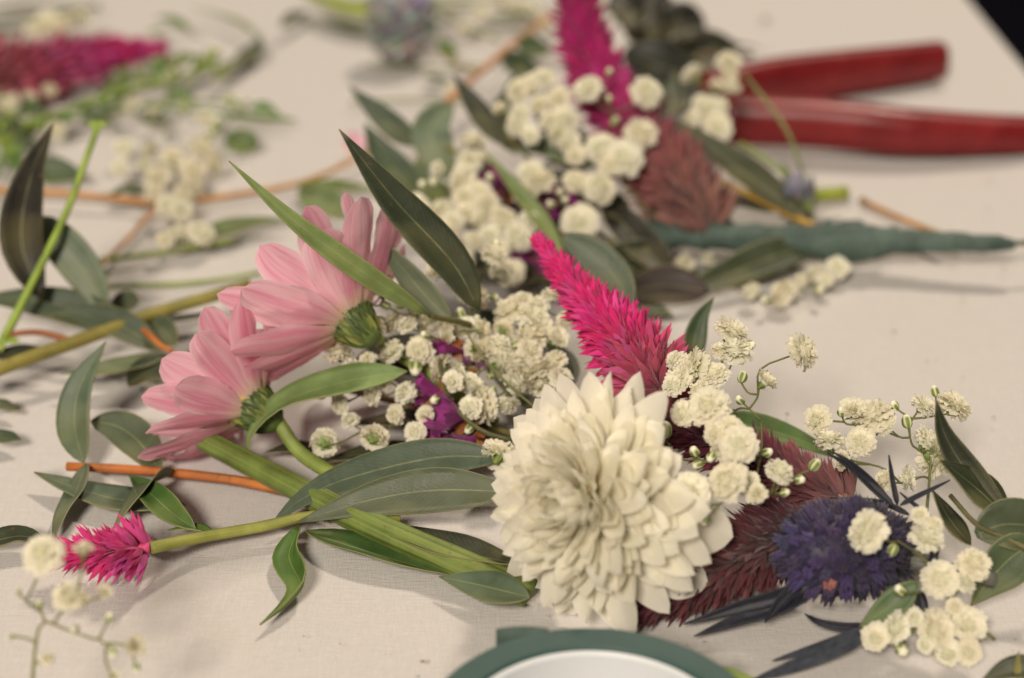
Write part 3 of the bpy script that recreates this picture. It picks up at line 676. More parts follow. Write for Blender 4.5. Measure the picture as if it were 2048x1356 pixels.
# the loose end of the tape stands off the roll like a little flag
Vt, Ft, Ut = [], [], []
a0 = R(104); p0 = tcen + Vector((math.cos(a0), math.sin(a0), 0)) * (RO + 0.0001)
p1 = Vector(((992 - 1024) / FPX * fdist, Yf - 0.0006, 0))
for i in range(8):
    s_ = i / 7; q = p0.lerp(p1, s_) + Vector((0, 0.0006, 0)) * math.sin(math.pi * s_)
    for z in (0.0010 + 0.004 * s_, 0.0068 + 0.001 * s_, 0.0126): Vt.append(Vector((q.x, q.y, z))); Ut.append((s_ * 0.4, z * 30))
for i in range(7):
    for k in range(2): a = i * 3 + k; Ft.append((a, a + 1, a + 4, a + 3))
part('loose_tape_end', (Vt, Ft, Ut), M['tape'], tr, solid=0.0002)

# ------------------------------------------------------------------ taped stems of the back bouquet
def taped():
    t = thing('taped_stems', 'bundle of stems wrapped in green floral tape, pointing away from the flowers', 'stem bundle', Q(1660, 500, 515))
    ax = QQ([(1270, 468, 535), (1400, 470, 530), (1540, 478, 530), (1680, 484, 528), (1800, 484, 532), (1900, 484, 538), (2030, 489, 545)])
    p = spline(ax, 150); T = tangents(p); V, F, U = [], [], []; seg = 20
    for i in range(150):
        s = i / 149; base = 0.0030 if s < 0.4 else 0.0030 + 0.0018 * math.exp(-((s - 0.56) / 0.09) ** 2)
        base *= 1 - 0.45 * max(0, (s - 0.62) / 0.38); base *= 1 - 0.35 * max(0, (s - 0.96) / 0.04)
        nn = T[i].cross(Vector((0, 0, 1))).normalized(); bb = nn.cross(T[i])
        for k in range(seg + 1):
            a = 6.283185 * k / seg; w = (s * 11 + a / 6.283185 * 1.0) % 1.0      # spiral overlap of the tape
            rr = base * (1 + 0.20 * (w ** 2) + 0.12 * mnoise.noise(Vector((s * 40, math.cos(a) * 1.5, math.sin(a) * 1.5))) + 0.05 * math.sin(3 * a + s * 20))
            q = p[i] + nn * math.cos(a) * rr + bb * math.sin(a) * rr
            if q.z < 0.0005: q.z = 0.0005
            V.append(q); U.append((a / 6.283 * 0.3 + s * 3, s * 8))
    w = seg + 1
    for i in range(149):
        for k in range(seg): a = i * w + k; F.append((a, a + 1, a + w + 1, a + w))
    part('tape_wrap', (V, F, U), M['tape'], t)
    e = ax[-1]
    for dz, dx in ((0.0006, 0.010), (-0.0005, 0.012), (0.0, 0.008)):
        part('stem_end', tube([e - Vector((0.004, 0, 0)), e + Vector((dx * 0.5, 0.001, dz)), e + Vector((dx, 0.002 * dz * 1000, dz * 2))], 0.0004, 6, 6), M['stem'], t, (0.10, 0.10, 0.07))
    fl = blade(QQ([(1690, 490, 520), (1720, 500, 520), (1790, 505, 518)]), 0.006, (0, -1, 0.3), 0, 'blade', 0.3, n=8, m=4)
    part('tape_flap', fl, M['tape'], t, solid=0.0002)
taped()

# ------------------------------------------------------------------ red shears
def handle(pts, prof, n=40):
    """prof(s) -> (half thickness across, half height)"""
    p = spline(pts, n); T = tangents(p); V, F, U = [], [], []; seg = 24
    for i in range(n):
        s = i / (n - 1); nn = T[i].cross(Vector((0, 0, 1))).normalized(); bb = nn.cross(T[i]); w, h = prof(s)
        for k in range(seg):
            a = 6.283185 * k / seg; c_, s_ = math.cos(a), math.sin(a); e = 0.75
            q = p[i] + nn * w * math.copysign(abs(c_) ** e, c_) + bb * h * math.copysign(abs(s_) ** e, s_)
            if q.z < 0.0006: q.z = 0.0006
            V.append(q); U.append((k / seg, s))
    for i in range(n - 1):
        for k in range(seg): F.append((i * seg + k, i * seg + (k + 1) % seg, (i + 1) * seg + (k + 1) % seg, (i + 1) * seg + k))
    F.append(tuple(reversed(range(seg)))); F.append(tuple(range((n - 1) * seg, n * seg)))
    return V, F, U
def endround(s, w, h, a=0.04):
    k = min(1, max(0.02, math.sqrt(max(0, 1 - max(0, (a - s) / a, (s - 1 + a) / a) ** 2)))); return w * k, h * k
sh = thing('pruning_shears', 'open pair of pruning shears with long red handles on the cloth', 'shears', Q(1440, 240, 250))
part('handle', handle(QQ([(1420, 235, 285), (1500, 240, 290), (1640, 246, 297), (1800, 262, 306), (1950, 270, 302), (2100, 272, 294), (2260, 268, 285)]), lambda s: endround(s, 0.0062 - 0.0012 * s, 0.0066 - 0.0020 * max(0, s - 0.35) * 1.5)), M['red'], sh)
part('handle', handle(QQ([(1400, 205, 240), (1480, 186, 224), (1560, 166, 206), (1700, 146, 184), (1800, 133, 168), (1890, 121, 152)]), lambda s: endround(s, 0.0046, 0.0086 - 0.0026 * s, 0.02)), M['red'], sh)
part('pivot', tube([Q(1405, 225, 262) + Vector((0, 0, -0.004)), Q(1405, 225, 262) + Vector((0, 0, 0.004))], 0.006, 4, 20), M['steel'], sh)
for pts in ([(1415, 228, 265), (1330, 250, 285), (1240, 268, 300)], [(1415, 222, 258), (1320, 225, 262), (1240, 235, 268)]):
    part('blade', blade(QQ(pts), 0.009, UP, 0, 'blade', 0, n=10, m=4), M['steel'], sh, solid=0.0015)

# ------------------------------------------------------------------ leafy twigs of the front bouquet
twig('eucalyptus_twig', 'eucalyptus twig with tall dark lance leaf and long narrow leaf over the pink daisies', 'leafy twig',
     [([(940, 650, 850), (915, 642, 862), (890, 638, 876), (860, 632, 895)], 0.6, 0.5, (0.12, 0.12, 0.04))], [
     dict(pts=[(960, 625, 870), (905, 525, 862), (790, 400, 852), (678, 258, 845)], w=9.4, color=DEEP, face=CAMF, roll=8, cup=0.22, twist=-14),
     dict(pts=[(905, 645, 860), (850, 590, 848), (800, 530, 840), (752, 470, 835)], w=6.5, color=SAGE, face=CAMF, roll=-20),
     dict(pts=[(862, 632, 900), (720, 540, 925), (580, 435, 930), (458, 322, 925)], w=4.8, color=(0.19, 0.26, 0.085), face=CAMF, roll=-25, cup=0.5, twist=25),
     dict(pts=[(815, 742, 900), (690, 762, 915), (570, 800, 932), (505, 862, 945), (492, 930, 952)], w=8.6, color=(0.17, 0.25, 0.085), face=(-0.35, -0.6, 0.7), roll=6, cup=0.3, twist=30)])
twig('eucalyptus_twig', 'pair of long grey-green eucalyptus leaves tucked under the white chrysanthemum', 'leafy twig',
     [([(1130, 1060, 1130), (1060, 1000, 1080), (1000, 960, 1040)], 0.9, 0.8, OLIVE)], [
     dict(pts=[(1010, 915, 990), (870, 915, 990), (700, 955, 1015), (600, 1000, 1040), (537, 1056, 1068)], w=9.2, color=(0.062, 0.090, 0.055), face=(0.1, -0.75, 0.65), roll=10, cup=0.18),
     dict(pts=[(1030, 985, 1060), (880, 980, 1052), (740, 1000, 1060), (590, 1046, 1072)], w=9.8, color=GREY, face=(0.05, -0.62, 0.75), roll=-4, cup=0.15),
     dict(pts=[(1060, 1195, 1232), (970, 1172, 1200), (878, 1153, 1172)], w=7.0, color=(0.08, 0.12, 0.07), face=(0, -0.5, 0.8), roll=0),
     dict(pts=[(1040, 1130, 1165), (900, 1095, 1125), (790, 1065, 1090), (690, 1050, 1070)], w=10.5, color=DARK, roll=10)])  # this dark leaf stands in for the black shadow beneath the pair
twig('eucalyptus_twig', 'single blunt grey leaf standing behind the bright magenta spike', 'leafy twig',
     [([(1330, 800, 960), (1290, 690, 850), (1255, 610, 775)], 0.9, 0.7, OLIVE)], [
     dict(pts=[(1262, 615, 772), (1235, 560, 750), (1180, 505, 730), (1122, 470, 720)], w=8.6, color=(0.10, 0.135, 0.085), face=CAMF, roll=-12, prof='oval', cup=0.2)])
twig('eucalyptus_twig', 'small upright dark leaf rising from the right-hand white flowers', 'leafy twig',
     [([(1390, 850, 980), (1385, 790, 890), (1384, 730, 845)], 0.7, 0.6, OLIVE)], [
     dict(pts=[(1384, 745, 845), (1388, 685, 832), (1402, 635, 820), (1428, 595, 810)], w=5.6, color=(0.05, 0.085, 0.04), face=CAMF, roll=14, cup=0.3),
     dict(pts=[(1400, 830, 930), (1500, 850, 935), (1590, 876, 942), (1690, 920, 955)], w=6.5, color=(0.09, 0.16, 0.04), face=(0, -0.5, 0.8))])
twig('eucalyptus_twig', 'dark round-leaved eucalyptus twig at the far side of the blue thistle', 'leafy twig',
     [([(2110, 1130, 1225), (2020, 1080, 1195), (1955, 1050, 1185), (1900, 990, 1150)], 0.5, 0.4, (0.10, 0.09, 0.04))], [
     dict(pts=[(2015, 1035, 1160), (1940, 950, 1130), (1890, 870, 1110), (1872, 798, 1098)], w=5.8, color=DARK, face=(-0.5, -0.6, 0.5), roll=20, cup=0.4),
     dict(pts=[(2020, 1040, 1165), (1965, 985, 1145), (1915, 945, 1135), (1880, 920, 1125)], w=9.0, color=DEEP, face=(0.4, -0.6, 0.6), roll=10),
     dict(pts=[(1952, 1070, 1190), (2000, 1050, 1185), (2050, 1050, 1180), (2100, 1062, 1178)], w=10.0, color=(0.075, 0.10, 0.055), face=(0, -0.8, 0.6), roll=0, prof='oval'),
     dict(pts=[(2075, 1085, 1195), (2030, 1110, 1205), (1980, 1160, 1225), (1942, 1212, 1244)], w=9.5, color=(0.085, 0.12, 0.06), face=(0.5, -0.6, 0.6), roll=10, cup=0.4),
     dict(pts=[(1942, 1090, 1195), (1912, 1055, 1180), (1888, 1020, 1165), (1865, 980, 1150)], w=5.0, color=DARK, face=CAMF, roll=30),
     dict(pts=[(1835, 1165, 1258), (1790, 1205, 1268), (1755, 1230, 1276), (1718, 1254, 1284)], w=5.6, color=(0.09, 0.15, 0.06), face=(0, -0.6, 0.7))])
twig('eucalyptus_twig', 'added leaves and reddish stalks, coloured dark for the shade under the central white flowers', 'leafy twig',  # added leaves and stalks whose dark colours make the gaps read as deep shade
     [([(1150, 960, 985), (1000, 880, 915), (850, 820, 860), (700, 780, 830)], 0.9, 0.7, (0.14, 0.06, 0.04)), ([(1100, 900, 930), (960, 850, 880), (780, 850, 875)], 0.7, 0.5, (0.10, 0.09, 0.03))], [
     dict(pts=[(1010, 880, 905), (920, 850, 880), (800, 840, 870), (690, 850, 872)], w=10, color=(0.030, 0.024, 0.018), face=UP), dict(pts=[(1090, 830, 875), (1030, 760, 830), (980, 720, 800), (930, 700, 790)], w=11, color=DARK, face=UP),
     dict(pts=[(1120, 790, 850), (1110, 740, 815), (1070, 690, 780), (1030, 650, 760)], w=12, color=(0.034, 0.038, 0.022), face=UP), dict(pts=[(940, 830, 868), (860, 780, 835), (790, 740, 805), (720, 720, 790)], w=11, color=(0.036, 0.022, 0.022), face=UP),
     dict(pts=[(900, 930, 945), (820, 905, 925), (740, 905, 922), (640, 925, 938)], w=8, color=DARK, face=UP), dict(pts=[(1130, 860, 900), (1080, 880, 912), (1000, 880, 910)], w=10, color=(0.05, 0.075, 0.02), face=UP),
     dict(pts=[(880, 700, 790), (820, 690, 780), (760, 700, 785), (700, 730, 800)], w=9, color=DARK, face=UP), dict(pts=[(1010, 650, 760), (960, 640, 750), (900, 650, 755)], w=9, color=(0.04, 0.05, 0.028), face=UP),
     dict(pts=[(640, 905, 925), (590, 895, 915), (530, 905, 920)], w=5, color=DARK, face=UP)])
twig('eucalyptus_twig', 'added leaves, coloured dark for the shade under the white flowers of the taped bouquet', 'leafy twig',  # added as well: dark leaf colours stand in for shade inside this bouquet
     [([(1300, 500, 560), (1180, 490, 570), (1050, 480, 570)], 0.9, 0.7, (0.08, 0.05, 0.03))], [
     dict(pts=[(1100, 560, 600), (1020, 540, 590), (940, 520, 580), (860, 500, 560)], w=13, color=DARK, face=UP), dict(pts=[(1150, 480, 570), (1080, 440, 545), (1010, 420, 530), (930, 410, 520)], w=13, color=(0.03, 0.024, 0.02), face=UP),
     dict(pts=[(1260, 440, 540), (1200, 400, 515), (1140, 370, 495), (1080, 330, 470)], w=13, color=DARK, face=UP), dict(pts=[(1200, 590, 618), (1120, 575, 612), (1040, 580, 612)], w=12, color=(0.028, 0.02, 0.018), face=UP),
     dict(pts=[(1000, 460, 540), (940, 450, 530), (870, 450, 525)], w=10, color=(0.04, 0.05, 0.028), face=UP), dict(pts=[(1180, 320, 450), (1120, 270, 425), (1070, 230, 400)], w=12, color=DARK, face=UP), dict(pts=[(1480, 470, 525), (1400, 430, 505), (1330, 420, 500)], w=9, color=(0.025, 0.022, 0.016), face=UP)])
cs = thing('cut_stem', 'thick ridged green stem, freshly cut, slanting under the white chrysanthemum', 'stem', Q(700, 1030, 1040))
part('stem', tube(QQ([(400, 876, 925), (520, 938, 975), (700, 1030, 1058), (850, 1098, 1120), (1060, 1190, 1205)]), lambda s: 0.0020 + 0.0006 * s, 40, 30, None, 0.0, rib=0.09), M['stem'], cs, (0.115, 0.165, 0.038))
p_, q_ = Q(400, 876, 925), Q(520, 938, 975); d_ = (p_ - q_).normalized()
part('cut_face', tube([p_ + d_ * 0.00005, p_ + d_ * 0.00045], 0.0021, 3, 14, 0.0017), M['stem'], cs, (0.42, 0.46, 0.18), label='pale moist cut end')
part('bark_scar', tube(QQ([(798, 1055, 1090), (812, 1072, 1098), (822, 1088, 1104)]), 0.0008, 6, 6, 0.0005), M['stem'], cs, (0.42, 0.32, 0.09))

twig('eucalyptus_twig', 'orange-stemmed eucalyptus twig lying on the cloth with grey leaves hanging off', 'leafy twig',
     [([(134, 933, 945), (250, 938, 950), (370, 948, 960), (480, 962, 972), (580, 984, 994), (680, 1010, 1020)], 0.85, 0.95, RUST)], [
     dict(pts=[(372, 1010, 1018), (260, 1003, 1010), (150, 975, 985), (68, 944, 958)], w=9.6, color=(0.10, 0.135, 0.09), face=UP, roll=4, cup=0.15),
     dict(pts=[(172, 926, 945), (150, 985, 1000), (125, 1030, 1042), (104, 1088, 1096)], w=6.6, color=SAGE, face=(-0.45, -0.4, 0.8), roll=0, twist=12),
     dict(pts=[(350, 944, 958), (300, 962, 1002), (262, 1005, 1035), (222, 1068, 1082)], w=6.0, color=SAGE, face=(-0.7, -0.2, 0.65), roll=0, twist=-10),
     dict(pts=[(168, 926, 945), (148, 850, 905), (160, 770, 880), (212, 682, 850)], w=8.2, color=(0.10, 0.14, 0.085), face=CAMF, roll=-8),
     dict(pts=[(318, 940, 955), (280, 885, 915), (235, 852, 895), (182, 842, 885)], w=8.6, color=GREY, face=CAMF, roll=12, prof='oval')])
twig('eucalyptus_twig', 'thick olive-barked branch with broad grey-green leaves beside the lower pink daisy', 'leafy twig',
     [([(-40, 752, 800), (60, 715, 770), (150, 684, 745), (300, 630, 700), (400, 600, 672), (500, 568, 650)], 1.55, 1.35, (0.20, 0.175, 0.04)),
      ([(150, 684, 745), (80, 665, 735), (20, 668, 735)], 0.8, 0.6, (0.28, 0.08, 0.04)), ([(230, 655, 720), (215, 630, 700), (205, 610, 690)], 0.7, 0.6, RUST), ([(270, 642, 712), (320, 690, 745), (345, 702, 752)], 0.7, 0.6, RUST)], [
     dict(pts=[(82, 600, 700), (42, 480, 680), (62, 350, 665), (106, 248, 655)], w=10.6, color=(0.016, 0.014, 0.009), face=CAMF, roll=10, cup=0.3),
     dict(pts=[(212, 628, 692), (170, 545, 672), (105, 470, 655), (40, 444, 645)], w=10.0, color=(0.125, 0.17, 0.105), face=CAMF, roll=-8, cup=0.2, prof='oval'),
     dict(pts=[(285, 672, 715), (160, 620, 690), (50, 600, 680), (-60, 596, 670)], w=9.5, color=(0.06, 0.085, 0.05), face=(0, -0.7, 0.7), roll=0),
     dict(pts=[(325, 702, 742), (250, 655, 725), (170, 628, 710), (98, 630, 705)], w=7.8, color=(0.06, 0.085, 0.05), face=(0.2, -0.75, 0.6), roll=10, cup=0.4),
     dict(pts=[(335, 708, 750), (280, 725, 760), (200, 740, 772), (120, 748, 778)], w=8.0, color=(0.15, 0.18, 0.10), face=UP),
     dict(pts=[(352, 692, 735), (325, 658, 715), (290, 642, 700), (262, 640, 695)], w=6.4, color=GREY, face=CAMF),
     dict(pts=[(345, 715, 755), (310, 735, 768), (280, 750, 778), (258, 772, 790)], w=8.0, color=DEEP, face=CAMF, roll=20, prof='oval'),
     dict(pts=[(280, 600, 660), (245, 605, 655), (210, 620, 660)], w=6.0, color=GREY, face=CAMF),
     dict(pts=[(300, 642, 668), (370, 636, 655), (440, 622, 640)], w=4.0, color=DARK, face=UP),
     dict(pts=[(-20, 800, 815), (10, 812, 820), (38, 822, 828)], w=4.0, color=GREY, face=UP), dict(pts=[(-30, 872, 888), (10, 876, 886), (44, 880, 890)], w=6.0, color=(0.07, 0.095, 0.055), face=UP),
     dict(pts=[(-30, 720, 750), (40, 705, 740), (110, 700, 735)], w=7.0, color=DARK, face=UP)])
lt = thing('slim_stem', 'slim bright lime stem rising across the broad dark leaf', 'stem', Q(10, 720, 730))
part('stem', tube(QQ([(8, 678, 735), (70, 555, 695), (135, 420, 655), (168, 330, 630), (197, 250, 612)]), 0.00095, 16, 8, 0.00065), M['stem'], lt, (0.24, 0.36, 0.05))
for pts in ([(12, 672, 733), (25, 680, 738), (42, 682, 740)], [(10, 670, 733), (4, 690, 740), (2, 705, 744)]): part('bract', blade(QQ(pts), 0.002, CAMF, 0, 'lance', 0.3, n=6, m=3), M['leaf'], lt, LIME)
for d in (-1, 1): part('bract', blade(QQ([(195, 254, 612), (195 + 10 * d, 248, 611), (195 + 20 * d, 250, 611)]), 0.002, CAMF, 0, 'lance', 0.3, n=6, m=3), M['leaf'], lt, LIME)
twig('fallen_leaf', 'single dark leaf lying beside the small magenta head', 'leaf', [], [dict(pts=[(-50, 1095, 1108), (0, 1078, 1092), (50, 1072, 1088), (102, 1096, 1104)], w=6.6, color=DEEP, face=UP)])
twig('fallen_leaf', 'dark leaf curled on the cloth near the bottom white flowers', 'leaf', [], [dict(pts=[(2100, 1352, 1368), (2040, 1338, 1356), (1965, 1358, 1366)], w=7.0, color=DEEP, face=UP), dict(pts=[(2035, 1360, 1368), (2036, 1330, 1358), (2038, 1302, 1350)], w=1.3, color=OLIVE, face=CAMF)])
twig('fallen_leaf', 'lime green leaf tip poking out beside the tape roll', 'leaf', [], [dict(pts=[(1420, 1338, 1352), (1460, 1350, 1360), (1520, 1362, 1368)], w=3.4, color=LIME, face=UP)])

# ------------------------------------------------------------------ leafy twigs of the taped bouquet
YEL = (0.46, 0.27, 0.035)
twig('eucalyptus_twig', 'dark olive leaf on a yellow stalk reaching across the dusty mauve spike', 'leafy twig',
     [([(1650, 462, 515), (1600, 440, 505), (1530, 405, 490), (1440, 362, 470)], 0.9, 0.6, YEL)], [
     dict(pts=[(1625, 445, 505), (1530, 375, 482), (1430, 300, 460), (1308, 220, 435)], w=12.5, color=(0.045, 0.052, 0.022), face=(0.3, -0.65, 0.6), roll=18, cup=0.25)])
twig('eucalyptus_twig', 'long dark leaf lying low beneath the taped stems', 'leafy twig', [([(1680, 495, 530), (1640, 492, 530)], 0.6, 0.6, OLIVE)], [
     dict(pts=[(1645, 490, 530), (1560, 508, 552), (1450, 550, 585), (1330, 600, 618)], w=10.5, color=(0.055, 0.07, 0.035), face=(0, -0.7, 0.7)),
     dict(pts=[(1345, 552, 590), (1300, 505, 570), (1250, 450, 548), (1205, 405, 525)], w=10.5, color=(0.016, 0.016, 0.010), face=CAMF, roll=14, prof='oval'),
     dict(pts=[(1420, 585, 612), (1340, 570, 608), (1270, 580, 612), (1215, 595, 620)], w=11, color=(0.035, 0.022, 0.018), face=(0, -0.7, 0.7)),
     dict(pts=[(1345, 628, 640), (1300, 622, 636), (1250, 610, 630)], w=5, color=(0.06, 0.09, 0.03), face=UP),
     dict(pts=[(1330, 500, 560), (1240, 520, 580), (1150, 540, 600)], w=10, color=DARK, face=CAMF)])
twig('eucalyptus_twig', 'cluster of broad eucalyptus leaves fanning out left of the taped bouquet', 'leafy twig',
     [([(1150, 430, 540), (1050, 370, 505), (960, 320, 480), (890, 295, 450)], 0.6, 0.5, OLIVE)], [
     dict(pts=[(845, 292, 432), (800, 265, 418), (750, 220, 402), (698, 172, 388)], w=8.2, color=(0.06, 0.09, 0.055), face=CAMF, roll=6),
     dict(pts=[(850, 405, 490), (805, 360, 470), (760, 300, 452), (728, 245, 440)], w=11.0, color=(0.045, 0.075, 0.038), face=CAMF, roll=10),
     dict(pts=[(1005, 290, 452), (970, 240, 435), (935, 190, 420), (905, 148, 408)], w=6.8, color=DARK, face=CAMF, roll=0),
     dict(pts=[(1065, 300, 455), (1025, 270, 440), (990, 240, 432), (965, 222, 425)], w=9.0, color=DARK, face=CAMF, roll=-15),
     dict(pts=[(1205, 330, 485), (1130, 300, 470), (1075, 290, 462), (1022, 308, 460)], w=8.0, color=(0.13, 0.18, 0.105), face=(0, -0.8, 0.6)),
     dict(pts=[(905, 360, 470), (870, 300, 448), (865, 250, 428), (905, 205, 412)], w=11.5, color=(0.14, 0.19, 0.12), face=CAMF, roll=10, prof='oval'),
     dict(pts=[(880, 420, 500), (850, 390, 480), (840, 350, 462), (860, 320, 450)], w=8.5, color=(0.12, 0.17, 0.09), face=CAMF, roll=-20),
     dict(pts=[(1128, 515, 605), (1080, 440, 580), (1025, 370, 560), (966, 298, 540)], w=5.2, color=(0.17, 0.23, 0.075), face=CAMF, roll=20, cup=0.5)])
twig('grass_stalk', 'thin pale green stalk arching beside the red shears', 'stem', [([(1625, 430, 495), (1606, 350, 450), (1570, 255, 410), (1490, 150, 372)], 0.55, 0.45, (0.16, 0.20, 0.08)),
     ([(1615, 410, 485), (1560, 340, 440), (1480, 285, 410)], 0.7, 0.5, (0.19, 0.27, 0.06)), ([(1620, 420, 490), (1590, 360, 455), (1530, 320, 430)], 0.5, 0.4, (0.19, 0.27, 0.06))], [])
g_ = thing('cut_stem', 'short cut lime green stem end sticking out behind the taped stems', 'stem', Q(1640, 392, 420))
part('stem', tube(QQ([(1540, 402, 440), (1620, 392, 425), (1692, 386, 414)]), 0.0018, 8, 10, 0.0018), M['stem'], g_, (0.28, 0.34, 0.04)); part('cut_face', tube([Q(1692, 386, 414), Q(1694, 386, 414)], 0.00175, 3, 10, 0.0013), M['stem'], g_, (0.5, 0.5, 0.2))
g_ = thing('dry_twig', 'thin orange-brown twig leaning on the taped stems', 'twig', Q(1800, 440, 450))
part('stem', tube(QQ([(1726, 403, 420), (1790, 432, 452), (1890, 472, 500)]), 0.0008, 8, 8, 0.0007), M['stem'], g_, (0.42, 0.19, 0.05)); part('knot', tube(QQ([(1724, 398, 418), (1728, 408, 422)]), 0.0010, 4, 8), M['stem'], g_, (0.25, 0.12, 0.04))

# ------------------------------------------------------------------ blurred clutter behind
OR2 = (0.46, 0.19, 0.035)
twig('orange_twig', 'long orange twig crossing behind the pink daisies with a side shoot', 'twig', [([(-40, 378, 400), (150, 388, 408), (320, 405, 418), (480, 388, 402), (620, 360, 378), (750, 298, 330)], 0.85, 0.7, OR2), ([(320, 405, 418), (265, 468, 482), (192, 540, 548)], 0.6, 0.5, OR2)], [
     dict(pts=[(590, 368, 385), (640, 372, 395), (700, 375, 400), (770, 380, 405)], w=8, color=(0.12, 0.18, 0.04), face=UP), dict(pts=[(600, 372, 390), (640, 400, 415), (690, 420, 435), (740, 430, 445)], w=10, color=(0.17, 0.23, 0.10), face=CAMF),
     dict(pts=[(220, 392, 402), (262, 378, 398), (310, 380, 396)], w=7, color=GREY, face=UP), dict(pts=[(60, 350, 372), (110, 342, 368), (178, 356, 372)], w=9, color=(0.06, 0.10, 0.04), face=CAMF),
     dict(pts=[(450, 292, 306), (485, 285, 302), (518, 290, 304)], w=9, color=(0.10, 0.16, 0.04), face=CAMF, prof='oval'), dict(pts=[(190, 545, 552), (205, 548, 556), (220, 552, 560)], w=4, color=FRESH, face=UP)])
twig('orange_twig', 'orange twig running from the eucalyptus leaves towards the far side', 'twig', [([(822, 272, 335), (880, 215, 290), (960, 145, 230), (1030, 85, 170), (1110, 25, 110)], 0.95, 0.85, (0.50, 0.19, 0.06)), ([(960, 145, 230), (920, 130, 205), (880, 100, 165)], 0.5, 0.4, (0.30, 0.22, 0.06))], [
     dict(pts=[(1030, 85, 170), (1070, 95, 165), (1110, 100, 160)], w=9, color=(0.08, 0.12, 0.06), face=CAMF), dict(pts=[(905, 125, 175), (895, 100, 160), (875, 78, 140)], w=6, color=(0.10, 0.18, 0.05), face=CAMF),
     dict(pts=[(1000, 110, 195), (1040, 130, 195), (1090, 140, 190)], w=9, color=(0.05, 0.075, 0.04), face=CAMF)])
lf = []
for i in range(46):
    s = i / 45; x = -10 + 430 * s; y = 268 - 140 * s + 18 * math.sin(s * 6) + rng.uniform(-10, 10); L = rng.uniform(16, 34); a = rng.uniform(-2.6, 0.6)
    lf.append(dict(pts=[(x, y, y + 30), (x + L * 0.5 * math.cos(a), y + L * 0.5 * math.sin(a), y + 27), (x + L * math.cos(a), y + L * math.sin(a), y + 24)], w=rng.uniform(2.4, 4.6), color=rng.choice([FRESH, (0.17, 0.27, 0.04), (0.08, 0.14, 0.03), (0.14, 0.20, 0.04)]), face=CAMF, roll=rng.uniform(-40, 40), n=7))
twig('filler_greenery', 'bright green leafy filler stem below the blurred magenta spike', 'leafy twig', [([(-40, 275, 305), (120, 228, 262), (250, 182, 218), (350, 160, 190), (432, 122, 150)], 1.3, 0.7, (0.17, 0.26, 0.04)), ([(180, 205, 240), (330, 215, 245), (450, 225, 250), (590, 240, 256)], 0.6, 0.4, FRESH), ([(330, 165, 195), (360, 130, 170), (372, 105, 150)], 0.5, 0.4, (0.2, 0.25, 0.06))], lf + [
     dict(pts=[(440, 228, 250), (490, 235, 252), (540, 240, 254), (592, 242, 255)], w=4.5, color=FRESH, face=UP)])
lf = []
for i in range(26):
    x = rng.uniform(-30, 45); y = rng.uniform(225, 345); L = rng.uniform(22, 44); a = rng.uniform(-2.9, 0.2)
    lf.append(dict(pts=[(x, y, y + 45), (x + L * 0.5 * math.cos(a), y + L * 0.5 * math.sin(a), y + 42), (x + L * math.cos(a), y + L * math.sin(a), y + 40)], w=rng.uniform(3, 6), color=rng.choice([(0.05, 0.09, 0.025), FRESH, (0.06, 0.10, 0.03), LIME]), face=CAMF, roll=rng.uniform(-40, 40), n=7))
twig('filler_greenery', 'clump of small dark green leaves behind the broad dark leaf', 'leafy twig', [([(-50, 400, 425), (-5, 340, 385), (15, 270, 320)], 1.0, 0.6, FRESH)], lf)
twig('fallen_leaf', 'pale lime blurred leaf near the far thistle', 'leaf', [], [dict(pts=[(770, 40, 70), (720, 25, 55), (660, 5, 35), (590, -20, 10)], w=15, color=(0.30, 0.36, 0.08), face=UP)])
twig('fallen_leaf', 'slim olive leaf under the pale lime leaf near the far thistle', 'leaf', [], [dict(pts=[(770, 62, 78), (700, 52, 66), (620, 30, 46)], w=6, color=(0.12, 0.17, 0.05), face=UP)])
twig('fallen_leaf', 'small grey-green leaf alone on the open cloth behind', 'leaf', [], [dict(pts=[(455, 130, 142), (490, 118, 132), (512, 95, 112), (520, 70, 96)], w=9, color=GREY, face=UP)])
twig('fallen_leaf', 'slim pale leaf blade curving away from the small grey-green leaf', 'leaf', [], [dict(pts=[(515, 75, 92), (490, 50, 70), (440, 30, 48), (380, 15, 30)], w=3, color=PALE, face=UP)])
twig('fallen_leaf', 'tiny bright green leaf scrap on the cloth above the blurred spike', 'leaf', [], [dict(pts=[(296, 66, 78), (312, 62, 75), (332, 56, 70)], w=4.5, color=(0.16, 0.26, 0.06), face=UP)])
twig('fallen_leaf', 'olive leaf lying flat behind the upper pink daisy', 'leaf', [], [dict(pts=[(360, 488, 500), (440, 462, 480), (510, 445, 462), (590, 440, 455)], w=10, color=(0.13, 0.17, 0.06), face=UP)])
twig('grass_stalk', 'thin green stalk lying flat behind the olive-barked branch', 'stem', [([(200, 574, 582), (350, 568, 576), (430, 560, 569), (520, 545, 556)], 0.6, 0.5, (0.22, 0.30, 0.07))], [])
twig('grass_stalk', 'green stalk lying under the blurred white sprig', 'stem', [([(200, 520, 528), (300, 508, 516), (380, 495, 504), (470, 480, 490)], 0.7, 0.6, (0.24, 0.31, 0.06))], [])
twig('grass_stalk', 'grey-green stalk with a leaf behind the blurred magenta spike', 'stem', [([(-40, 45, 60), (80, 30, 42), (200, 12, 24)], 1.0, 0.8, GREY)], [dict(pts=[(-40, 25, 40), (60, 12, 26), (170, 10, 20)], w=6, color=GREY, face=UP)])
twig('grass_stalk', 'short thick grey-green stalk just above the blurred magenta spike', 'stem', [([(-40, 66, 80), (60, 62, 72), (130, 60, 70)], 1.2, 0.8, GREY)], [])
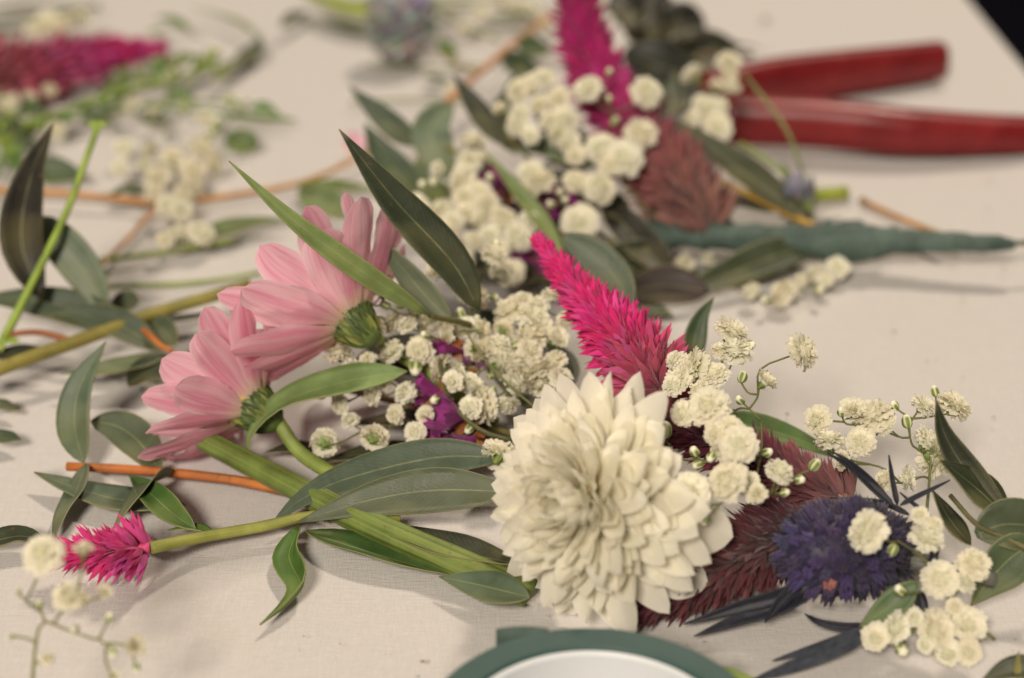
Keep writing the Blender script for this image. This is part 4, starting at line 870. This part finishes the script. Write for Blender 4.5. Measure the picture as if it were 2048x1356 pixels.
twig('grass_stalk', 'thin green stalk beside the far grey-blue thistle', 'stem', [([(740, 130, 140), (850, 135, 142), (1000, 130, 138)], 0.5, 0.4, (0.16, 0.2, 0.07))], [dict(pts=[(850, 150, 165), (880, 160, 172), (905, 165, 178)], w=5, color=(0.12, 0.16, 0.06), face=UP)])
twig('grass_stalk', 'thin green stalk behind the broad eucalyptus leaves', 'stem', [([(700, 205, 215), (820, 200, 210), (960, 206, 215)], 0.5, 0.4, (0.16, 0.2, 0.07))], [])
twig('grass_stalk', 'olive stalk with a small leaf beyond the orange twig', 'stem', [([(870, 20, 32), (950, 60, 72), (1000, 80, 90)], 0.6, 0.5, (0.2, 0.24, 0.09))], [dict(pts=[(980, 40, 60), (1040, 30, 48), (1090, 5, 26)], w=7, color=(0.10, 0.14, 0.06), face=UP)])
twig('grass_stalk', 'long green stalk lying beyond the far thistle', 'stem', [([(660, 10, 20), (800, -5, 8), (1000, 2, 12)], 0.8, 0.6, (0.17, 0.2, 0.07))], [dict(pts=[(840, 10, 30), (900, 18, 30), (960, 12, 24)], w=6, color=(0.16, 0.2, 0.06), face=UP)])
twig('eucalyptus_twig', 'very dark blurred leafy twig between the tall cockscomb and the shears', 'leafy twig', [([(1500, 110, 160), (1400, 110, 180), (1320, 90, 180), (1230, 40, 150)], 1.2, 0.8, (0.10, 0.05, 0.03))], [
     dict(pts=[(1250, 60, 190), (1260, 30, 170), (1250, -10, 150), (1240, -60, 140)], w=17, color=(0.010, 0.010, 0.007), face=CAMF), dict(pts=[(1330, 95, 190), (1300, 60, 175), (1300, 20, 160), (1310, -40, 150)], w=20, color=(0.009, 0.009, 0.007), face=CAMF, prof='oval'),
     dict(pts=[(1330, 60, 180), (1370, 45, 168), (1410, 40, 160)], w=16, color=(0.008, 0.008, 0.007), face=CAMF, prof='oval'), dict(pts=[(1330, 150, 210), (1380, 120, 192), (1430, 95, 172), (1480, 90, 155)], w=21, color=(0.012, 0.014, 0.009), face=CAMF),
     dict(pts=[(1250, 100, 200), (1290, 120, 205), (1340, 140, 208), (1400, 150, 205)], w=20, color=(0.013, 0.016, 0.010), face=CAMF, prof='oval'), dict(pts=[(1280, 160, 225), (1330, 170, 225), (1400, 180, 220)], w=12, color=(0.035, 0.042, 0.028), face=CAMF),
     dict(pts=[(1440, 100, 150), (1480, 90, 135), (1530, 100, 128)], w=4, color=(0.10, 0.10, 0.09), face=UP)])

lf = []
for x, y, dx, dy, w_, c_ in ((560, 55, 60, -30, 5, GREY), (380, 60, -70, -25, 4, FRESH), (300, 130, 60, 20, 5, (0.08, 0.13, 0.03)), (210, 190, 70, -40, 6, (0.10, 0.16, 0.03)), (330, 190, 60, 10, 4, FRESH), (90, 215, -60, 20, 7, (0.05, 0.09, 0.025)), (160, 235, 70, 12, 6, (0.06, 0.10, 0.03)),
                             (250, 150, -30, -50, 6, (0.12, 0.2, 0.04)), (430, 165, 50, -45, 5, (0.16, 0.2, 0.06)), (120, 250, -80, 10, 7, (0.05, 0.08, 0.025)), (500, 215, 60, 15, 4, FRESH), (280, 240, 60, 5, 5, (0.08, 0.12, 0.04)), (20, 300, 60, -10, 7, (0.04, 0.07, 0.02)), (390, 150, 40, -30, 6, (0.14, 0.18, 0.04))):
    lf.append(dict(pts=[(x, y, y + 24), (x + dx * 0.5, y + dy * 0.5 - 8, y + dy * 0.5 + 18), (x + dx, y + dy, y + dy + 16)], w=w_, color=c_, face=CAMF, roll=rng.uniform(-25, 25), n=9))
twig('filler_greenery', 'scattered slim green leaves trailing from the bright filler stem', 'leafy twig', [([(20, 262, 285), (180, 232, 255), (330, 205, 228), (500, 205, 225)], 0.7, 0.4, (0.13, 0.2, 0.04)), ([(330, 205, 228), (400, 150, 175), (440, 110, 138)], 0.5, 0.4, (0.15, 0.2, 0.05))], lf)
twig('eucalyptus_twig', 'slim dark leaves and stalks filling the back of the taped bouquet', 'leafy twig', [([(1330, 470, 525), (1180, 400, 490), (1040, 300, 450), (960, 200, 415)], 0.6, 0.4, (0.16, 0.12, 0.05)), ([(1330, 460, 520), (1250, 350, 470), (1110, 230, 420), (1040, 130, 380)], 0.5, 0.4, (0.14, 0.16, 0.05))], [
     dict(pts=[(1010, 290, 450), (1000, 235, 430), (1015, 190, 412), (1040, 130, 390)], w=5, color=(0.05, 0.07, 0.03), face=CAMF), dict(pts=[(880, 300, 440), (845, 330, 445), (815, 380, 460)], w=5, color=(0.16, 0.2, 0.06), face=CAMF),
     dict(pts=[(1330, 240, 430), (1350, 190, 405), (1345, 140, 380)], w=7, color=(0.03, 0.04, 0.02), face=CAMF), dict(pts=[(1360, 300, 450), (1400, 290, 440), (1450, 300, 435)], w=5, color=(0.10, 0.15, 0.04), face=CAMF),
     dict(pts=[(1170, 340, 470), (1130, 320, 455), (1090, 325, 455)], w=6, color=DARK, face=CAMF), dict(pts=[(900, 400, 500), (870, 380, 485), (830, 385, 482)], w=6, color=(0.12, 0.15, 0.05), face=CAMF),
     dict(pts=[(1560, 420, 490), (1500, 400, 475), (1440, 410, 475)], w=6, color=(0.03, 0.03, 0.02), face=CAMF), dict(pts=[(1600, 430, 495), (1590, 370, 470), (1560, 320, 445)], w=2.5, color=(0.13, 0.18, 0.06), face=CAMF)])

# ------------------------------------------------------------------ the sprigs of baby's breath
F, H, B, K = 'f', 'h', 'b', 'k'
sprig('dense sprig of tiny white flowers between the pink daisies and the magenta spike',
      [(1120, 850, 960), (1040, 790, 930), (970, 720, 895), (930, 660, 865)],
      [(875, 544, 42, H), (781, 539, 50, F), (812, 573, 46, F), (988, 508, 62, F), (950, 594, 70, F), (1005, 549, 62, F, 720), (862, 640, 60, F), (670, 642, 72, F, 850), (677, 706, 62, F, 870), (786, 645, 52, F), (783, 703, 58, F), (838, 700, 62, F),
       (882, 735, 62, F), (810, 785, 50, F), (831, 737, 30, B), (832, 628, 20, B), (1022, 621, 76, F), (1066, 636, 78, F), (1060, 676, 76, F), (1007, 659, 48, F), (930, 659, 60, F), (978, 700, 76, F), (1039, 724, 76, F), (1043, 752, 68, F), (997, 728, 62, F),
       (944, 768, 62, F), (968, 812, 76, F), (1015, 809, 54, F), (1084, 772, 62, F), (1108, 722, 58, F), (1111, 679, 46, H), (749, 874, 64, K, 935), (831, 864, 48, F, 930), (650, 885, 62, K, 938), (998, 910, 78, K, 985), (680, 809, 46, F, 900), (640, 780, 40, F, 895), (720, 760, 40, F, 890),
       (922, 627, 22, B), (882, 674, 14, B), (988, 594, 18, B), (915, 571, 18, B), (991, 490, 22, B), (981, 751, 18, B), (988, 782, 18, B), (938, 858, 20, B), (728, 607, 22, B, 840), (711, 669, 20, B, 860), (953, 640, 20, B), (1075, 700, 18, B), (1030, 690, 20, B), (900, 800, 16, B), (760, 640, 18, B), (1100, 790, 18, B), (1075, 610, 50, F), (1045, 600, 46, F), (900, 650, 40, F), (1085, 655, 50, F), (920, 740, 44, F), (950, 700, 46, F), (720, 640, 50, F, 850), (750, 655, 44, F, 860), (700, 735, 46, F, 885), (735, 720, 40, F, 880), (815, 650, 44, F, 860), (860, 595, 34, H, 810), (765, 590, 30, H, 820), (700, 600, 24, B, 835), (770, 610, 20, B, 830), (1130, 640, 40, F, 815), (745, 790, 46, F, 900), (790, 830, 44, F, 915), (700, 840, 40, F, 918), (800, 610, 18, B, 830), (850, 670, 18, B, 860), (905, 762, 48, F, 905), (940, 815, 54, F, 930), (1078, 742, 60, F, 890), (1122, 756, 54, F, 900), (1060, 700, 56, F, 868), (770, 760, 42, F, 895), (1000, 690, 56, F, 862), (1030, 765, 56, F, 900), (870, 800, 22, B, 915), (850, 830, 40, F, 920), (895, 665, 46, F, 852), (965, 660, 50, F, 846), (1100, 590, 40, F, 800)],
      gy=lambda x, y: 762 + 0.5 * (y - 508))
sprig('airy sprig of white flowers on forked stems above the mauve spike',
      [(1500, 1010, 1170), (1522, 905, 1120), (1522, 842, 1075)],
      [(1464, 665, 80, F), (1468, 702, 74, F), (1389, 735, 82, F), (1430, 750, 60, F), (1358, 760, 64, F), (1604, 703, 78, F), (1529, 765, 46, H), (1416, 812, 88, F, 1140), (1366, 826, 56, F, 1140), (1478, 889, 84, F, 1185), (1430, 867, 54, F, 1170), (1463, 853, 48, F, 1160), (1454, 961, 90, F, 1225), (1560, 944, 64, F, 1190), (1515, 988, 42, H, 1215), (1380, 985, 84, F, 1240),
       (1389, 903, 22, B), (1457, 828, 20, B), (1485, 754, 22, B), (1422, 915, 22, B), (1500, 905, 24, B), (1570, 985, 20, B), (1410, 1040, 22, B), (1500, 690, 22, B), (1400, 780, 50, F), (1440, 700, 44, F), (1330, 860, 30, B), (1535, 905, 22, B), (1395, 930, 20, B), (1480, 800, 20, B), (1500, 960, 40, F), (1345, 770, 50, F), (1600, 960, 22, B), (1440, 905, 44, F), (1350, 720, 44, F, 1000), (1630, 930, 24, B)],
      gy=lambda x, y: 960 + 0.76 * (y - 665), r=0.32)
sprig('loose sprig of white flowers floating beyond the blue thistle',
      [(1850, 1060, 1170), (1858, 970, 1120), (1862, 900, 1075)],
      [(1635, 840, 62, F), (1748, 833, 92, F), (1706, 824, 50, H), (1847, 812, 58, F), (1908, 812, 76, F), (1659, 881, 62, F), (1720, 883, 66, F), (1857, 886, 76, F), (1871, 915, 88, F), (1939, 940, 64, F), (1768, 961, 48, F), (1816, 957, 52, F), (1683, 824, 20, B), (1814, 843, 24, B), (1789, 811, 20, B), (1869, 782, 20, B), (1770, 850, 50, F), (1690, 920, 40, H), (1895, 920, 40, F)],
      gy=lambda x, y: 1012 + 0.55 * (y - 812), r=0.4)
sprig('sprig of white flowers lying against the blue thistle head',
      [(1990, 1280, 1330), (1900, 1200, 1285), (1850, 1120, 1255), (1800, 1085, 1255)],
      [(1734, 1063, 92, F, 1268), (1854, 1074, 76, F), (1881, 1158, 82, F), (1949, 1128, 74, F), (1792, 1255, 70, F), (1871, 1258, 82, F), (1936, 1248, 76, F), (1895, 1306, 60, F), (1936, 1304, 58, F), (1751, 1275, 60, F), (1804, 1301, 30, B), (1785, 1100, 24, B), (1840, 1030, 40, F), (1930, 1165, 50, F), (1830, 1235, 40, F), (1910, 1215, 40, F), (1850, 1290, 40, F), (1870, 1050, 40, F), (1800, 1180, 24, B)],
      gy=lambda x, y: 1240 + 0.4 * (y - 1063), r=0.4)
sprig('loose sprig of buds and white flowers lifted off the cloth beside the small magenta head',
      [(62, 1420, 1510), (70, 1300, 1470), (85, 1245, 1450), (130, 1258, 1452), (178, 1275, 1455)],
      [(85, 1108, 86, F), (167, 1103, 38, H), (137, 1193, 64, F), (166, 1198, 36, F), (208, 1186, 30, H), (219, 1234, 20, B), (150, 1258, 18, B), (79, 1207, 18, B), (267, 1292, 42, H), (226, 1306, 20, B), (273, 1337, 18, B), (94, 1318, 30, F), (226, 1352, 26, H), (22, 1274, 12, B), (36, 1182, 12, B)],
      gy=lambda x, y: 1412 + 0.3 * (y - 1108), color=(0.20, 0.20, 0.075), r=0.42)
sprig('thick cluster of white flowers in the taped bouquet beside the broad eucalyptus leaves',
      [(1260, 500, 555), (1150, 440, 540), (1050, 400, 525), (960, 370, 510)],
      [(947, 284, 58, F), (937, 325, 60, F), (923, 362, 64, F), (930, 393, 56, F), (879, 337, 28, H), (868, 362, 22, B), (846, 369, 22, B), (834, 410, 50, F), (882, 417, 50, F), (957, 386, 56, F), (974, 410, 60, F), (851, 448, 56, F), (906, 444, 56, F), (933, 427, 50, F), (1005, 437, 60, F), (1063, 345, 64, F), (1080, 362, 70, F), (1060, 379, 46, F),
       (1159, 445, 80, F), (1152, 362, 56, F), (1200, 376, 74, F), (892, 460, 60, F), (947, 481, 46, F), (1036, 471, 66, F), (930, 519, 46, F), (1022, 545, 60, F), (968, 321, 32, H), (980, 470, 50, F), (890, 490, 50, F), (1060, 440, 50, F), (1000, 500, 46, F), (1130, 400, 18, B), (980, 355, 20, B), (1102, 408, 18, B), (1120, 385, 18, B), (930, 345, 50, F), (960, 440, 44, F), (870, 480, 44, F)],
      gy=lambda x, y: 455 + 0.42 * (y - 180) + 8)
sprig('white flowers clustered around the foot of the tall pink spike',
      [(1330, 460, 530), (1260, 380, 505), (1200, 300, 480), (1150, 240, 450)],
      [(1248, 318, 80, F), (1200, 297, 70, F), (1282, 267, 70, F), (1176, 178, 64, F, 470), (1294, 185, 70, F, 470), (1087, 157, 56, F), (1036, 181, 56, F), (1118, 195, 50, F), (1080, 208, 46, F), (1039, 232, 56, F), (1032, 250, 50, F), (1128, 239, 64, F), (1118, 263, 60, F), (1138, 284, 56, F), (1002, 222, 30, H), (1060, 170, 46, F), (1100, 240, 50, F), (1220, 330, 50, F), (1218, 143, 16, B, 470), (1218, 198, 16, B, 470), (1230, 242, 18, B, 470), (1060, 270, 44, F), (1150, 310, 44, F)],
      gy=lambda x, y: 455 + 0.42 * (y - 180))
sprig('white flowers and buds at the tip of the thin stalk before the shears handles',
      [(1500, 360, 430), (1450, 290, 410), (1430, 220, 385)],
      [(1389, 154, 46, H), (1457, 123, 56, F), (1433, 178, 36, H), (1464, 174, 42, F), (1358, 208, 36, F), (1416, 219, 60, F), (1433, 250, 62, F), (1382, 239, 46, F), (1400, 205, 40, F), (1440, 210, 40, F), (1460, 150, 36, F), (1440, 262, 50, F)],
      gy=lambda x, y: 352 + 0.42 * (y - 123))
sprig('stray white flowers peeping out under the long dark leaf of the taped bouquet',
      [(1690, 520, 540), (1640, 560, 580), (1590, 590, 612)],
      [(1565, 587, 66, F), (1502, 583, 42, F), (1676, 535, 50, F), (1628, 546, 46, F), (1650, 560, 36, F), (1600, 560, 30, F), (1530, 600, 20, B), (1638, 580, 20, B), (1368, 529, 50, F), (1415, 518, 40, F)],
      gy=lambda x, y: y + 24)
sprig('blurred sprig of white flowers and greenish buds on the open cloth behind',
      [(330, 500, 510), (350, 420, 440), (350, 330, 360), (330, 270, 300)],
      [(263, 212, 54, F), (246, 294, 44, F), (403, 297, 62, F), (239, 335, 40, F), (314, 359, 60, F), (386, 342, 56, F), (345, 318, 52, F), (427, 328, 48, F), (307, 383, 46, F), (386, 376, 50, F), (335, 410, 52, F), (362, 420, 52, F), (403, 467, 60, F), (355, 470, 56, F), (307, 225, 34, F), (410, 236, 40, F), (370, 215, 28, B), (340, 150, 22, B), (425, 110, 34, B), (460, 200, 24, B), (330, 480, 40, F), (290, 330, 40, F), (370, 390, 50, F), (420, 270, 22, B), (300, 300, 40, F), (430, 250, 26, B), (480, 210, 20, B)],
      gy=lambda x, y: y + 34)
sprig('blurred white flower heads behind the magenta spike lying on its side', [(20, 110, 125), (60, 80, 105), (95, 60, 90)],
      [(95, 45, 60, F), (75, 55, 50, F), (115, 50, 46, F), (140, 40, 40, F), (165, 35, 36, F)], gy=lambda x, y: y + 45)
sprig('blurred pale blossoms below the magenta spike at the cloth edge of the filler', [(-30, 240, 255), (0, 222, 244), (25, 210, 235)],
      [(18, 205, 44, F), (113, 262, 40, F), (-5, 190, 40, F), (60, 195, 34, F), (100, 180, 34, F)], gy=lambda x, y: y + 30)
sprig('far blurred white flowers near the orange twig', [(1100, 80, 120), (1070, 50, 90), (1050, 30, 70)],
      [(1060, 20, 50, F), (1090, 45, 40, F), (1030, 12, 40, F), (960, 25, 40, F), (1000, 5, 36, F), (930, 55, 36, F), (1190, 0, 40, F), (900, 180, 26, F), (845, 80, 30, F)], gy=lambda x, y: y + 30)

# ------------------------------------------------------------------ a few loose petals and crumbs on the cloth
fp = thing('loose_petal', 'small pink petal scrap behind the tall narrow leaf', 'petal', Q(700, 290, 300))
part('petal', blade(QQ([(690, 300, 308), (708, 285, 302), (722, 268, 296)]), 0.006, CAMF, 0, 'daisy', 0.4, n=8, m=5), M['pink'], fp)
V, Fc, U = [], [], []
spots = [(1787, 664, 9), (1926, 602, 7), (2008, 537, 8), (1574, 830, 9), (1987, 836, 6), (1926, 758, 5), (1854, 724, 5), (1530, 40, 16), (1978, 360, 8), (1975, 420, 7), (845, 1325, 11), (680, 1290, 5), (2030, 1280, 5), (260, 832, 8), (265, 660, 6), (1910, 512, 14)]
spots += [(rng.uniform(0, 2048), rng.uniform(60, 1340), rng.uniform(2, 5.5)) for _ in range(80)]
for x, y, s in spots:
    c = Q(x, y); r_ = s / ppm(c) * 0.5; o = len(V); a0 = rng.uniform(0, 6)
    for z in (0.0002, 0.0002 + r_ * 0.5):
        for k in range(5): a = a0 + 6.283 * k / 5; q = r_ * rng.uniform(0.5, 1.1) * (1 if z < 0.00025 else 0.6); V.append(Vector((c.x + math.cos(a) * q * 1.4, c.y + math.sin(a) * q, z))); U.append((0, 0))
    Fc += [tuple(o + 5 + k for k in range(5))] + [(o + k, o + (k + 1) % 5, o + 5 + (k + 1) % 5, o + 5 + k) for k in range(5)]
cr = part('plant_crumbs', (V, Fc, U), M['crumb'], None, (0.30, 0.25, 0.14), smooth=False); tag(cr, 'tiny plant crumbs and specks scattered over the tablecloth', 'crumbs', kind='stuff')
